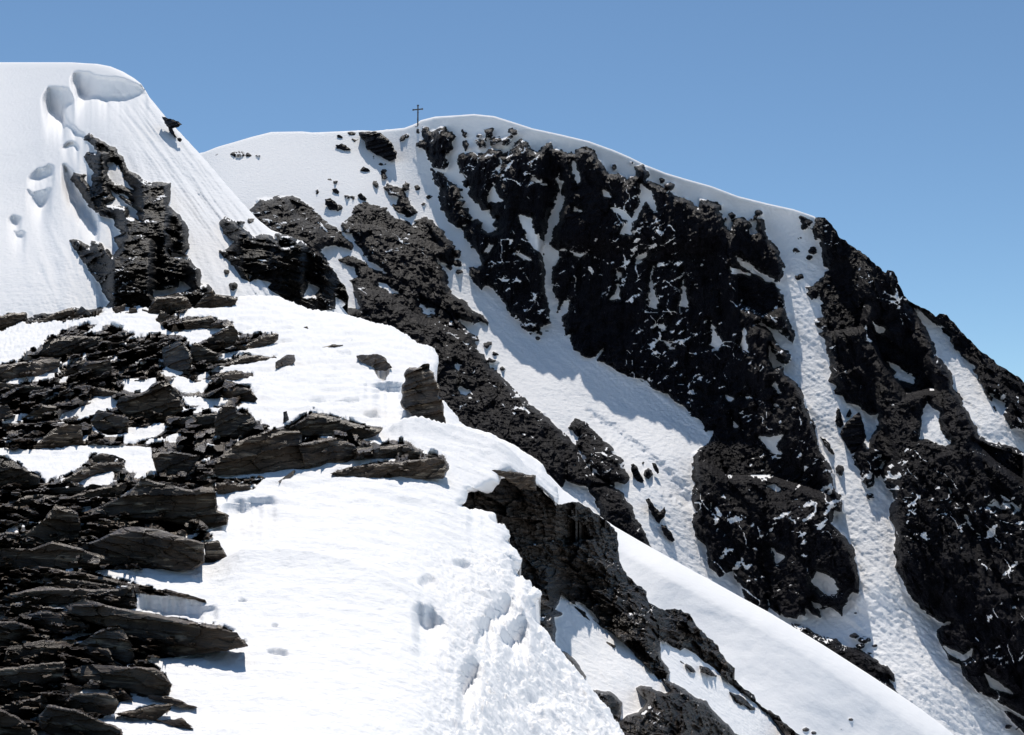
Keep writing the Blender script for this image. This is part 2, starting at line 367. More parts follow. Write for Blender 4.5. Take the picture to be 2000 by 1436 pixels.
FAR_ROCK = [
 [(495,405),(508,390),(530,388),(560,385),(573,383),(596,396),(613,413),(633,431),(663,451),(686,478),(686,488),(666,481),(653,478),(633,481),(627,491),(634,508),(651,526),(656,540),(700,700),(500,700),(480,420)],
 # cliffs running down the middle
 [(666,433),(678,431),(688,413),(692,401),(713,396),(733,401),(754,406),(764,421),(784,428),(806,436),(821,431),(829,423),(841,431),(854,443),(865,453),(880,473),(892,485),(884,500),(884,526),(880,529),(868,516),(856,507),(868,528),(873,550),(878,568),(903,588),(923,605),(945,618),(953,633),(938,625),(925,633),(903,623),(890,616),(905,638),(923,653),(934,664),(928,668),(933,683),(945,693),(955,718),(975,731),(990,751),(1013,768),(1035,790),(1060,808),(1083,828),(1100,848),(1118,865),(1128,875),(1138,898),(1151,915),(1168,933),(1190,945),(1150,952),(1130,948),(1104,935),(1090,965),(900,900),(760,700),(640,700),(640,600),(700,603),(691,565),(686,550),(698,540),(693,523),(664,508),(678,499),(708,513),(731,525),(753,533),(726,511),(711,496),(703,483),(693,470),(686,458),(666,450)],
 [(747,366),(759,358),(776,366),(789,376),(799,393),(811,408),(816,416),(799,423),(789,423),(776,413),(766,403),(776,398),(774,386),(759,381)],
 [(1113,833),(1123,818),(1141,823),(1153,838),(1173,855),(1188,870),(1199,885),(1214,895),(1216,915),(1229,933),(1219,945),(1201,940),(1199,948),(1168,930),(1151,913),(1138,890),(1128,868),(1130,850)],
 [(1143,958),(1161,945),(1199,953),(1216,963),(1231,990),(1243,1020),(1254,1033),(1269,1060),(1290,1100),(1180,1040),(1171,995),(1163,973)],
 # main face
 [(825,249),(834,247),(841,257),(857,249),(869,249),(871,257),(881,261),(889,267),(881,277),(885,291),(875,301),(867,297),(875,311),(873,327),(867,333),(849,327),(839,317),(835,299),(828,291),(814,285),(814,279),(828,273),(826,259)],
 [(843,331),(851,334),(867,339),(879,354),(887,360),(901,372),(903,386),(893,390),(911,394),(899,404),(913,410),(919,424),(915,434),(901,442),(895,446),(877,432),(867,414),(858,398),(859,368),(851,356),(845,345)],
 [(903,255),(909,259),(909,267),(903,265)],[(903,277),(913,277),(917,289),(909,297),(905,287)],
 [(925,273),(948,271),(948,287),(935,289)],
 [(958,273),(974,269),(982,271),(994,263),(996,255),(1008,255),(1008,261),(1000,265),(998,277),(988,283),(982,279),(972,281),(958,285)],
 [(946,253),(962,253),(958,267),(948,265)],
 [(913,297),(929,299),(948,299),(954,291),(968,293),(978,293),(980,303),(994,299),(1000,289),(1016,269),(1030,277),(1034,295),(1051,297),(1059,289),(1067,279),(1077,277),(1079,289),(1100,295),(1123,303),(1128,295),(1140,290),(1158,295),(1175,320),(1190,338),(1208,340),(1225,355),(1240,343),(1240,325),(1255,325),(1268,340),(1262,352),(1276,358),(1296,368),(1326,385),(1343,390),(1363,403),(1366,388),(1381,390),(1393,395),(1411,400),(1406,413),(1418,438),(1428,458),(1428,433),(1449,423),(1466,438),(1466,456),(1479,456),(1479,431),(1489,426),(1494,451),(1509,478),(1521,491),(1530,521),(1526,541),(1521,550),(1475,528),(1488,544),(1511,557),(1531,579),(1533,597),(1539,617),(1549,641),(1552,655),(1549,672),(1540,660),(1523,645),(1488,627),(1480,632),(1502,650),(1519,674),(1547,694),(1543,704),(1531,712),(1511,690),(1502,670),(1500,700),(1510,722),(1527,718),(1531,732),(1555,748),(1571,783),(1574,803),(1589,833),(1599,865),(1606,885),(1626,925),(1626,951),(1646,976),(1646,1001),(1626,996),(1624,1021),(1654,1053),(1669,1081),(1671,1091),(1678,1126),(1676,1161),(1666,1154),(1656,1161),(1656,1176),(1646,1186),(1644,1199),(1621,1184),(1606,1186),(1584,1174),(1601,1204),(1571,1186),(1574,1206),(1561,1201),(1556,1209),(1533,1204),(1520,1186),(1513,1184),(1523,1201),(1508,1186),(1498,1164),(1498,1196),(1456,1172),(1446,1149),(1433,1126),(1433,1114),(1406,1129),(1386,1109),(1383,1096),(1378,1066),(1363,1053),(1360,1036),(1350,1018),(1360,1001),(1353,978),(1353,956),(1360,946),(1352,931),(1355,915),(1353,905),(1355,885),(1378,870),(1393,850),(1398,838),(1378,843),(1371,828),(1350,808),(1328,788),(1306,771),(1276,758),(1256,741),(1226,731),(1191,718),(1171,703),(1178,681),(1151,700),(1138,693),(1123,683),(1113,663),(1118,651),(1106,653),(1101,638),(1098,618),(1111,608),(1112,588),(1103,588),(1088,611),(1091,590),(1083,573),(1078,548),(1083,520),(1093,503),(1091,488),(1076,478),(1078,453),(1081,452),(1093,432),(1095,412),(1103,398),(1099,364),(1091,360),(1087,384),(1083,406),(1071,422),(1065,452),(1061,480),(1064,520),(1065,580),(1075,603),(1075,630),(1065,635),(1048,643),(1035,653),(1015,630),(995,613),(990,595),(980,583),(968,568),(948,558),(940,570),(928,555),(920,540),(918,523),(940,518),(935,503),(923,485),(910,465),(901,446),(921,434),(933,430),(941,436),(937,446),(954,454),(974,452),(962,436),(974,426),(962,428),(956,418),(958,404),(952,410),(944,410),(937,398),(925,392),(913,380),(919,370),(905,356),(909,347),(899,335),(895,319),(895,303),(907,299)],
 # right-hand buttress
 [(1594,425),(1588,440),(1593,468),(1603,468),(1600,475),(1608,490),(1609,515),(1620,528),(1610,530),(1608,545),(1593,553),(1573,560),(1585,586),(1600,578),(1610,593),(1605,598),(1608,618),(1590,626),(1593,638),(1610,646),(1593,651),(1610,668),(1618,693),(1620,705),(1625,728),(1620,743),(1635,753),(1630,770),(1650,773),(1655,785),(1675,790),(1700,808),(1715,810),(1715,838),(1700,855),(1695,875),(1683,862),(1665,890),(1680,923),(1683,935),(1695,953),(1705,950),(1708,925),(1713,935),(1725,893),(1735,898),(1720,918),(1730,950),(1745,963),(1740,980),(1735,1000),(1743,1023),(1750,1048),(1746,1076),(1753,1091),(1749,1109),(1756,1126),(1768,1146),(1771,1159),(1801,1189),(1821,1206),(1836,1216),(1856,1216),(1831,1229),(1828,1241),(1841,1269),(1853,1289),(1876,1299),(1881,1319),(1911,1349),(1951,1372),(2000,1399),(2160,1470),(2160,940),(2000,885),(1964,871),(1931,863),(1911,850),(1899,820),(1891,800),(1876,778),(1861,760),(1861,735),(1846,713),(1826,693),(1818,663),(1811,646),(1793,618),(1778,593),(1801,611),(1821,631),(1836,638),(1856,658),(1859,671),(1876,691),(1901,716),(1911,743),(1921,765),(1946,803),(1934,768),(1966,788),(1959,805),(1976,835),(2000,840),(2160,940),(2160,780),(2010,740),(1800,560),(1700,460),(1600,400)],
 [(1635,798),(1645,820),(1648,830),(1635,835),(1631,823)],
 [(1603,855),(1620,865),(1628,888),(1613,875)],
 [(1545,1216),(1560,1222),(1575,1226),(1593,1236),(1613,1244),(1635,1249),(1650,1262),(1670,1264),(1700,1279),(1720,1297),(1733,1299),(1746,1317),(1747,1331),(1735,1326),(1761,1360),(1700,1400),(1560,1300)],
 [(1961,1389),(1980,1395),(2000,1409),(2060,1450),(2000,1430)],
 [(1563,423),(1588,433),(1585,440),(1568,446)],
] + [ell(*e) for e in [(688,261,6,2),(691,273,6,3),(457,301,6,2),(470,301,7,2),(486,302,4,2),(504,306,4,2),(428,302,8,1),(728,308,6,3),(746,322,6,2),(748,334,4,2),(645,351,4,2),(655,356,4,2),(620,374,2,4),(677,386,5,4),(688,385,3,2),(735,363,6,6),(792,365,5,7),(748,345,6,4),(664,406,5,4),(936,265,5,4),
 (1555,488,5,3),(1587,489,8,5),(1564,465,3,2),(1580,502,4,3),(1557,542,3,4),(1565,541,4,5),(1233,318,5,3),(1199,328,4,4),(1293,352,4,4),(1308,365,9,6),(1265,925,5,8),(1256,904,4,3),(880,500,8,6),(895,495,5,5),(893,516,6,5),(897,531,6,4),(1055,650,7,6),(1068,648,5,3),(1050,662,4,3),(967,690,7,5),(960,705,9,4),(951,676,7,6),(983,720,4,2),
 (1640,920,6,10),(1700,970,4,3),(1665,1243,8,4),(1690,1250,12,5),(1705,1262,8,5),(1680,1262,9,4),(1698,1276,6,3),(1670,1198,3,2),(828,400,3,2),(838,383,4,2),(815,368,3,2),(787,270,6,4),(793,266,4,3),(816,253,2,4),(1428,419,5,5),(1417,427,3,3),(1482,415,5,4),(1474,425,4,2),(1468,428,3,2),(1985,1425,5,3),(1970,1420,6,3)]]
FAR_SNOW = [
 [(976,303),(982,319),(974,335),(970,330),(977,319)],[(958,362),(970,356),(968,372),(974,384),(982,392),(954,396),(952,386)],
 [(1040,345),(1063,356),(1077,364),(1060,361),(1040,352)],[(1093,335),(1091,352),(1101,354),(1097,366),(1091,364),(1086,350)],
 [(1119,308),(1125,331),(1135,347),(1131,366),(1125,372),(1125,352),(1118,331)],[(1121,400),(1135,414),(1119,414)],
 [(1012,420),(1040,424),(1042,436),(1048,458),(1063,470),(1060,500),(1035,478),(1018,440)],
 [(1250,355),(1273,375),(1283,413),(1276,415),(1263,395),(1246,425),(1232,437),(1235,458),(1210,458),(1220,441),(1228,435),(1183,400),(1213,408),(1233,425),(1246,400),(1250,380)],
 [(1178,370),(1200,390),(1180,385)],[(1100,484),(1133,494),(1150,494),(1133,506),(1110,492),(1088,490)],[(1240,503),(1263,493),(1260,503),(1243,508)],
 [(1205,530),(1211,533),(1211,584),(1193,584),(1203,566)],[(1276,520),(1282,520),(1273,540),(1276,559),(1283,581),(1286,606),(1266,604),(1269,560),(1269,540)],
 [(1332,525),(1339,571),(1345,600),(1327,598),(1332,575)],[(1389,627),(1401,649),(1413,670),(1403,689),(1384,674),(1388,649)],
 [(1454,637),(1460,672),(1463,689),(1453,687),(1447,672)],[(1286,631),(1305,637),(1297,648),(1284,641)],[(1293,660),(1320,682),(1307,684)],
 [(1424,522),(1445,526),(1468,534),(1468,541),(1434,537)],[(1438,499),(1466,516),(1492,538),(1530,562),(1520,560),(1470,534),(1444,520)],
 [(1416,769),(1434,777),(1426,789)],[(1446,773),(1478,773),(1460,780)],[(1483,855),(1528,850),(1516,873),(1533,893),(1506,885),(1488,865)],
 [(1429,808),(1436,823),(1450,837),(1430,835)],[(1507,1070),(1520,1082),(1536,1086),(1518,1097)],[(1596,1117),(1631,1131),(1645,1155),(1611,1160),(1585,1137)],
 [(1387,976),(1392,985),(1388,1000),(1385,990)],[(1040,512),(1010,500),(1004,492),(1018,492)],[(953,470),(965,478),(953,498),(947,492)],
 [(1691,636),(1696,658),(1709,669),(1690,668)],[(1701,624),(1728,644),(1726,650),(1711,646)],[(1728,703),(1753,713),(1788,738),(1783,749),(1763,742),(1741,742),(1748,725)],
 [(1811,783),(1821,795),(1834,805),(1839,850),(1860,865),(1846,874),(1795,856),(1798,840),(1802,800)],[(1851,946),(1867,978),(1856,965)],
 [(1885,1005),(1918,1048),(1890,1033)],[(1944,956),(1998,992),(1989,1000),(1949,967)],[(1928,988),(1946,977),(1960,1000),(1944,990)],
 [(1843,1262),(1881,1277),(1898,1269),(1894,1287),(1878,1292),(1856,1277)],[(1920,1312),(1986,1359),(1936,1341)],
 [(740,552),(757,556),(782,572),(778,575),(758,570),(740,560)],[(816,587),(838,602),(844,618),(834,620),(818,600)],[(892,706),(901,712),(896,726),(890,718)],
 [(898,757),(918,764),(912,770),(900,770)],[(1106,938),(1118,948),(1146,952),(1165,990),(1150,985),(1120,965)],[(1155,912),(1170,925),(1172,930),(1160,924)],[(1133,868),(1143,895),(1138,893)],
 [(1571,768),(1560,740),(1550,715)],[(1508,785),(1524,795),(1512,797)],[(1513,740),(1522,752),(1528,768),(1518,772),(1508,752)],
 [(1498,950),(1512,945),(1530,955),(1520,962)],[(850,502),(857,505),(874,528),(866,527)],[(840,601),(850,606),(850,618),(843,612)],
]
# ------------------------------------------------------------ left buttress with the cornice
LEFT_OUT = [(-120,126),(0,122),(140,122),(170,124),(190,125),(216,130),(240,140),(262,153),(276,164),(285,178),(292,190,0.6),(318,222,1.0),(360,268,1.0),(400,311,1.0),(450,370,1.0),(500,425,1.2),(530,450,1.5),(548,456,3),(590,471,4),(610,490,4),(633,508,4),(653,530,4),(661,545,3),(676,563,3),(681,590,3),(668,600),(700,640),(740,700),(740,900),(-120,900)]
LEFT_Y = [(-120,126,165),(0,123,160),(150,122,140),(230,135,124),(290,190,113),(-120,300,108),(0,300,108),(120,250,111),(200,230,108),(300,260,104),(360,290,101),
 (-100,400,94),(60,400,93),(180,400,89),(300,400,88),(420,400,90),(500,430,88),(-120,560,74),(50,560,74),(200,560,73),(350,560,73),(460,560,73),(560,560,74),(600,480,82),(670,560,80),(-120,800,62),(300,800,60),(700,800,64),(600,640,70)]
LEFT_ROCK = [
 [(163,273),(176,263),(201,278),(213,286),(223,288),(241,311),(248,331),(271,343),(278,353),(296,358),(326,357),(333,358),(331,391),(328,401),(349,418),(361,433),(367,451),(370,485),(361,495),(371,508),(391,530),(391,555),(406,555),(416,563),(416,573),(464,580),(470,640),(200,660),(210,597),(215,590),(200,565),(173,523),(153,498),(137,470),(150,469),(175,484),(183,480),(175,468),(198,478),(220,498),(233,485),(223,465),(241,458),(226,440),(221,428),(200,423),(181,408),(165,393),(155,373),(140,351),(145,338),(160,341),(175,346),(186,338),(163,306),(171,298),(188,298),(186,286)],
 [(430,436),(440,426),(458,433),(485,453),(493,466),(508,458),(525,461),(540,468),(538,456),(555,456),(590,471),(700,480),(720,600),(681,600),(671,590),(656,580),(656,603),(633,605),(595,603),(580,595),(555,583),(525,560),(530,553),(503,543),(488,550),(470,540),(453,518),(440,503),(425,488),(440,490),(458,473),(438,455)],
 [(-120,625),(0,618),(15,613),(50,611),(53,623),(70,616),(108,611),(143,600),(176,605),(211,600),(211,620),(-120,660)],
 ell(443,532,5,4), ell(455,560,10,8),ell(440,440,8,3),ell(470,434,8,3),ell(490,432,8,4),
]
LEFT_SNOW = [
 [(160,343),(180,343),(179,366),(165,353)],[(211,318),(221,316),(236,331),(243,351),(263,373),(251,368),(213,351),(209,336)],
 [(213,368),(230,380),(248,396),(276,413),(266,418),(276,433),(251,423),(248,406),(206,398),(223,388)],[(233,378),(248,381),(258,393),(245,388)],
 [(326,450),(345,460),(335,462)],[(346,540),(376,563),(351,573),(301,582),(296,565),(326,565),(349,560)],[(328,488),(351,498),(371,500),(368,508),(336,500)],
 [(548,475),(573,478),(558,481)],[(603,553),(626,563),(616,578),(593,578)],[(598,535),(604,543),(598,546)],[(483,533),(493,538),(488,545)],
 [(188,284),(205,284),(209,296),(195,292)],[(172,420),(190,430),(205,450),(215,475),(200,470)],[(150,388),(180,425),(190,470),(175,465)],
]
# hollows: outline, depth in metres, width of the soft edge in px
LEFT_DENT = [
 ([(113,295),(135,272),(150,278),(155,300),(145,285),(125,292)],1.0,5),([(120,320),(140,330),(160,380),(190,430),(193,460),(165,430),(130,370)],1.5,10),
]
# ------------------------------------------------------------ smooth snow slope, lower right
SLOPE_OUT = [(960,870),(1040,905),(1075,930),(1100,957),(1150,993),(1200,1028),(1250,1057),(1300,1085),(1350,1113),(1400,1140),(1450,1168),(1500,1195),(1550,1225),(1600,1255),(1650,1287),(1700,1319),(1750,1352),(1800,1386),(1850,1424),(1900,1468),(1960,1540),(900,1560)]
SLOPE_Y = [(1000,890,92),(1100,957,90),(1300,1085,84),(1500,1195,80),(1700,1319,78),(1860,1430,77),(1200,1100,85),(1350,1220,79),(1500,1330,75),(1650,1430,73.5),(1250,1300,76),(1500,1500,68),(1000,1100,79),(1000,1400,66)]
# ------------------------------------------------------------ lower right cliff
CLIFF_OUT = [(860,985),(910,965),(960,940),(1000,930),(1040,938,3),(1065,965,3),(1090,985,3),(1130,980,3),(1160,1000,3),(1188,1020,3),(1205,1040,3),(1208,1070,3),(1210,1100,4),(1230,1130,4),(1262,1155,4),(1265,1175,4),(1290,1190,4),(1330,1190,4),(1347,1200,3),(1363,1226,4),(1401,1261,4),(1413,1284,4),(1436,1305,2),(1425,1322,2),(1438,1329,3),(1451,1344,2),(1473,1357,2),(1477,1369,2),(1488,1380,3),(1518,1397,3),(1533,1412,3),(1551,1427,3),(1590,1460),(1640,1560),(820,1560),(820,1050)]
CLIFF_Y = [(900,980,34),(1000,940,37),(1090,985,38.5),(1200,1050,43),(1262,1170,41),(1345,1200,42),(1430,1310,41),(1550,1430,40),(1620,1540,38),(920,1100,33),(1050,1100,37),(1150,1150,37.5),(1100,1180,35.5),(1250,1300,34.5),(1330,1290,37.5),(1100,1280,33),(1220,1400,31),(1400,1380,36.5),(1300,1436,31),(1450,1436,36),(1100,1500,27),(1400,1550,31)]
CLIFF_SNOW = [
 [(1094,1157),(1121,1179),(1173,1221),(1211,1249),(1266,1304),(1309,1349),(1299,1354),(1251,1339),(1244,1344),(1261,1369),(1246,1392),(1224,1397),(1211,1409),(1216,1372),(1191,1352),(1146,1344),(1138,1334),(1146,1322),(1136,1309),(1123,1289),(1108,1274),(1086,1274),(1083,1206),(1096,1199),(1081,1191),(1091,1176)],
 [(1118,1168),(1145,1182),(1168,1208),(1174,1222),(1150,1205),(1125,1182)],
 [(1273,1231),(1285,1241),(1330,1274),(1338,1267),(1360,1277),(1401,1312),(1421,1329),(1476,1374),(1501,1396),(1535,1440),(1540,1500),(1451,1445),(1408,1404),(1376,1369),(1350,1357),(1325,1339),(1305,1329),(1310,1314),(1293,1294),(1288,1256)],
 [(1103,1063),(1104,1056),(1126,1046),(1127,1056)],[(1131,1042),(1153,1051),(1138,1053)],[(1153,1166),(1165,1176),(1160,1176)],
]
CLIFF_ROCK = [[(1367,1300),(1385,1305),(1399,1320),(1390,1322),(1370,1310)],[(1425,1352),(1450,1365),(1473,1385),(1465,1387),(1440,1372)],[(1330,1292),(1345,1300),(1357,1312),(1350,1312)],
 [(1185,1254),(1205,1262),(1200,1266)],[(1122,1185),(1135,1193),(1152,1212),(1140,1202)]]
# ------------------------------------------------------------ foreground ridge
NEAR_OUT = [(-160,665),(0,645),(50,628),(150,618),(215,598),(300,600),(400,590),(465,583),(500,581),(530,583),(560,588),(600,602),(640,612),(680,618),(730,630),(770,645),(820,670),(848,684),(856,697),(857,715),(853,735),(846,740),(852,770),(862,790),(866,786),(878,800),(890,815),(897,828),(915,843),(960,858),(1000,876),(1030,895),(1060,915),(1075,935),(1088,955),(1092,975),(1086,992),(1076,978),(1062,966),(1050,958),(1020,950),(995,938),(980,940),(975,955),(960,963),(915,965),(910,985),(899,993),(915,998),(940,998),(965,1005),(980,1020),(993,1040),(997,1053),(990,1061),(1010,1078),(1019,1095),(1020,1106),(1010,1126),(1033,1141),(1040,1157),(1055,1161),(1059,1174),(1045,1191),(1048,1219),(1066,1244),(1086,1271),(1103,1296),(1141,1339),(1183,1389),(1216,1436),(1270,1510),(1300,1560),(-160,1560)]
NEAR_Y = [(-160,665,68),(0,645,66),(215,600,67),(400,590,68),(530,583,69),(650,612,64),(770,645,59),(856,697,53),(0,700,52),(200,700,51),(400,700,50),(600,700,50),(750,720,47),(850,760,44),
 (0,800,38.5),(200,800,38),(400,800,38),(600,800,38.5),(760,800,39),(900,835,39),(1000,870,39),(1088,960,36),(-160,900,29),(100,900,29),(300,900,29),(500,900,29.5),(700,900,30),(850,900,31.5),(980,930,33),
 (0,1000,22.5),(200,1000,22.5),(400,1000,22.8),(600,1000,23.5),(800,1000,25),(950,1020,27),(1010,1090,25),(0,1100,18),(250,1100,18),(500,1100,18.5),(750,1100,19.5),(900,1120,21),(1050,1170,22.5),
 (0,1250,13.6),(250,1250,13.6),(500,1250,14),(750,1250,14.6),(900,1240,16.6),(1000,1250,19.2),(1080,1270,21.3),(0,1436,9.8),(400,1436,9.9),(700,1436,10.3),(900,1400,12.9),(1000,1400,16.2),(1100,1400,18.4),(1210,1430,20),(0,1560,8),(600,1560,8.1),(1000,1560,12.5),(1300,1560,17)]
NEAR_ROCK = [
 [(-160,640),(0,618),(50,611),(143,600),(215,592),(300,585),(464,580),(464,590),(451,603),(401,603),(359,608),(380,622),(430,625),(458,633),(450,640),(364,646),(351,648),(333,650),(303,630),(311,610),(288,613),(268,615),(251,613),(226,615),(216,603),(180,625),(125,630),(50,640),(0,649),(-160,670)],
 [(-160,730),(0,713),(40,706),(50,690),(88,668),(123,645),(175,635),(221,640),(263,655),(243,667),(313,655),(356,658),(375,675),(400,665),(450,640),(475,655),(500,655),(545,650),(533,673),(470,686),(430,692),(445,702),(480,695),(540,698),(495,708),(420,722),(390,735),(420,730),(495,730),(493,738),(445,745),(488,760),(503,780),(470,788),(490,812),(510,830),(528,842),(570,832),(611,806),(656,815),(696,828),(748,838),(741,845),(700,863),(796,867),(811,880),(856,893),(865,893),(879,915),(866,935),(720,932),(650,925),(690,900),(600,915),(530,925),(500,915),(500,925),(520,935),(494,961),(440,962),(420,960),(424,996),(446,1006),(444,1026),(401,1036),(420,1052),(443,1086),(440,1103),(400,1104),(350,1115),(301,1115),(200,1115),(180,1118),(230,1135),(298,1148),(330,1155),(401,1171),(351,1166),(266,1160),(266,1194),(301,1199),(351,1209),(439,1229),(471,1247),(486,1262),(451,1269),(361,1282),(285,1290),(301,1303),(318,1314),(336,1337),(331,1359),(288,1359),(262,1368),(233,1374),(223,1392),(301,1377),(334,1382),(301,1407),(354,1402),(381,1423),(301,1407),(223,1396),(188,1404),(238,1424),(246,1460),(150,1560),(-160,1560)],
]
NEAR_SNOW = [
 [(-160,885),(0,881),(140,877),(180,870),(260,872),(297,878),(296,900),(310,925),(280,935),(250,926),(241,903),(205,890),(181,890),(160,912),(118,938),(90,945),(78,933),(48,915),(25,900),(0,893),(-160,905)],
 [(55,748),(90,735),(118,720),(122,712),(100,725),(62,742)],[(235,750),(306,745),(303,760),(300,772),(275,772),(240,765)],[(328,745),(350,742),(410,752),(395,770),(352,770),(335,755)],
 [(350,777),(448,780),(440,795),(365,796)],[(113,822),(125,806),(200,785),(226,785),(230,795),(205,806),(170,820),(150,812),(120,822)],[(240,848),(310,830),(332,835),(300,855),(265,868),(242,868)],[(180,840),(210,852),(250,850),(245,857),(210,858),(185,846)],
 [(122,712),(150,702),(172,703),(140,712),(125,717)],[(264,710),(295,704),(280,716)],[(310,735),(325,720),(365,728),(345,737)],
 [(150,944),(190,922),(226,930),(215,948),(188,952)],[(88,1182),(125,1180),(123,1188),(95,1186)],[(135,1356),(165,1347),(215,1350),(205,1358),(150,1358)],[(235,1373),(262,1360),(290,1362),(300,1377),(262,1386),(238,1388)],
 [(55,1422),(100,1425),(150,1440),(60,1445)],[(50,746),(28,760),(10,752),(30,740)],[(425,700),(440,696),(450,700),(435,705)],
 [(425,920),(520,912),(560,915),(545,930),(425,935)],[(640,918),(700,897),(775,896),(770,902),(700,910),(645,925)],
]
NEAR_DENT = [
 ([(740,712),(765,722),(752,745),(745,748),(730,728)],0.5,5),
 ([(950,1008),(978,1010),(985,1030),(965,1025)],0.3,7),
 ([(460,1185),(470,1182),(486,1185),(475,1190)],0.1,3),([(590,848),(600,842)],0,1),([(600,782),(640,782),(632,790),(605,788)],0.15,4),([(640,788),(700,783),(702,792),(650,794)],0.15,4),
 ([(700,812),(735,805),(748,820),(735,822),(715,815)],0.22,5),([(810,1130),(850,1120),(862,1150),(825,1160)],0.12,8),([(880,1090),(930,1100),(925,1115),(890,1115)],0.15,6),
 ([(530,1232),(545,1230),(540,1238),(530,1238)],0.06,3),([(512,1278),(540,1276),(570,1286),(540,1290)],0.08,5),([(350,1010),(352,1012)],0,1),
 ([(660,672),(685,664),(690,672),(668,676)],0.1,3),([(650,690),(680,690),(690,700),(660,698)],0.12,4),([(455,1095),(520,1095),(500,1105),(460,1104)],0.08,5),
]

# scoops under an overhanging lip: outline, overhang in metres
LEFT_SCOOP = [
 ([(137,143),(165,141),(200,150),(230,152),(262,162),(278,170),(291,184),(265,186),(245,193),(215,196),(185,189),(150,190),(147,170)],1.4),
 ([(84,188),(95,170),(120,170),(146,181),(143,200),(126,207),(125,225),(145,252),(168,264),(150,262),(128,242),(98,222),(84,200)],1.2),
 ([(53,348),(75,330),(104,320),(106,335),(88,345),(75,352),(58,352)],0.6),([(50,366),(68,378),(100,360),(98,378),(90,395),(80,408),(62,390)],0.6),
 ([(12,426),(26,421),(40,425),(38,436),(24,438)],0.4),([(20,442),(38,452),(50,454),(44,464),(32,460)],0.4),
 ([(113,300),(120,286),(136,274),(150,278),(156,295),(145,285),(128,288)],0.5),([(120,318),(134,322),(150,350),(170,385),(192,425),(193,460),(175,440),(150,400),(130,365)],0.5),
]
NEAR_SCOOP = [
 ([(800,1206),(815,1196),(838,1197),(856,1204),(876,1222),(862,1232),(835,1240),(820,1234)],0.02),
 ([(940,1228),(955,1200),(985,1172),(1006,1162),(1004,1190),(985,1206),(965,1232),(940,1262),(925,1282),(928,1255)],0.02),
 ([(893,1335),(905,1300),(925,1292),(940,1312),(934,1335),(915,1362),(905,1372)],0.02),([(962,1262),(985,1232),(1012,1203),(1030,1215),(1034,1250),(1020,1268),(990,1275)],0.02),
 ([(980,1086),(1005,1084),(1019,1096),(1018,1112),(1008,1132),(1000,1112)],0.06),([(430,992),(452,975),(500,974),(545,978),(515,992),(460,1004)],0.05),
 ([(268,1160),(290,1157),(340,1166),(400,1180),(432,1196),(400,1206),(380,1211),(320,1204),(300,1199),(268,1192)],0.05),
 ([(708,752),(745,747),(786,750),(784,775),(760,778),(735,765)],0.1),([(742,770),(784,778),(781,795),(752,790)],0.1),
 ([(912,965),(935,950),(975,942),(960,962),(915,985)],0.1),
]

FAR_TALUS = [[(1095,640),(1160,640),(1240,680),(1320,700),(1390,780),(1420,850),(1400,880),(1330,800),(1240,745),(1130,700)],[(1370,850),(1440,845),(1520,890),(1590,930),(1640,980),(1600,960),(1500,930),(1420,930),(1370,900)],
 [(1115,815),(1150,820),(1190,865),(1170,880),(1130,860)],[(690,395),(780,400),(840,440),(860,480),(800,460),(720,440),(670,440)],[(560,385),(620,410),(680,460),(640,460),(580,420)],[(1440,540),(1500,555),(1530,600),(1490,620),(1440,590)],
 [(1580,550),(1640,540),(1690,590),(1680,640),(1620,650),(1590,600)],[(660,500),(760,530),(880,610),(900,650),(820,620),(740,570),(690,560)],[(1700,640),(1790,700),(1830,760),(1770,770),(1720,700)],[(1560,1226),(1700,1270),(1760,1350),(1660,1310)],[(1900,860),(2000,890),(2000,940),(1940,900)]]
FAR_TROUGH = [([(1130,785),(1200,825),(1290,895),(1350,950),(1362,1005),(1320,990),(1250,925),(1180,862)],1.5,16)]
def dents(lst, us, vs):
    g = np.zeros((len(vs), len(us)))
    for poly, dep, soft in lst:
        if dep == 0: continue
        p = chaikin(poly); R = soft * 2 + 4
        c0, c1 = np.searchsorted(us, p[:, 0].min() - R), np.searchsorted(us, p[:, 0].max() + R)
        r0, r1 = np.searchsorted(vs, p[:, 1].min() - R), np.searchsorted(vs, p[:, 1].max() + R)
        s = sdf(p, us[c0:c1], vs[r0:r1], R)
        uu, vv = np.meshgrid(us[c0:c1], vs[r0:r1]); s = s + 0.55 * soft * fbm(uu / 14, vv / 14, 0 * uu + dep, 4, 5, 0.6)
        g[r0:r1, c0:c1] = np.maximum(g[r0:r1, c0:c1], dep * smooth(-soft * 0.25, soft, s))
    return g
def chaikin(p, n=2):
    p = np.asarray(p, float)
    for _ in range(n):
        q = np.roll(p, -1, 0); p = np.stack([p * .75 + q * .25, p * .25 + q * .75], 1).reshape(-1, 2)
    return p

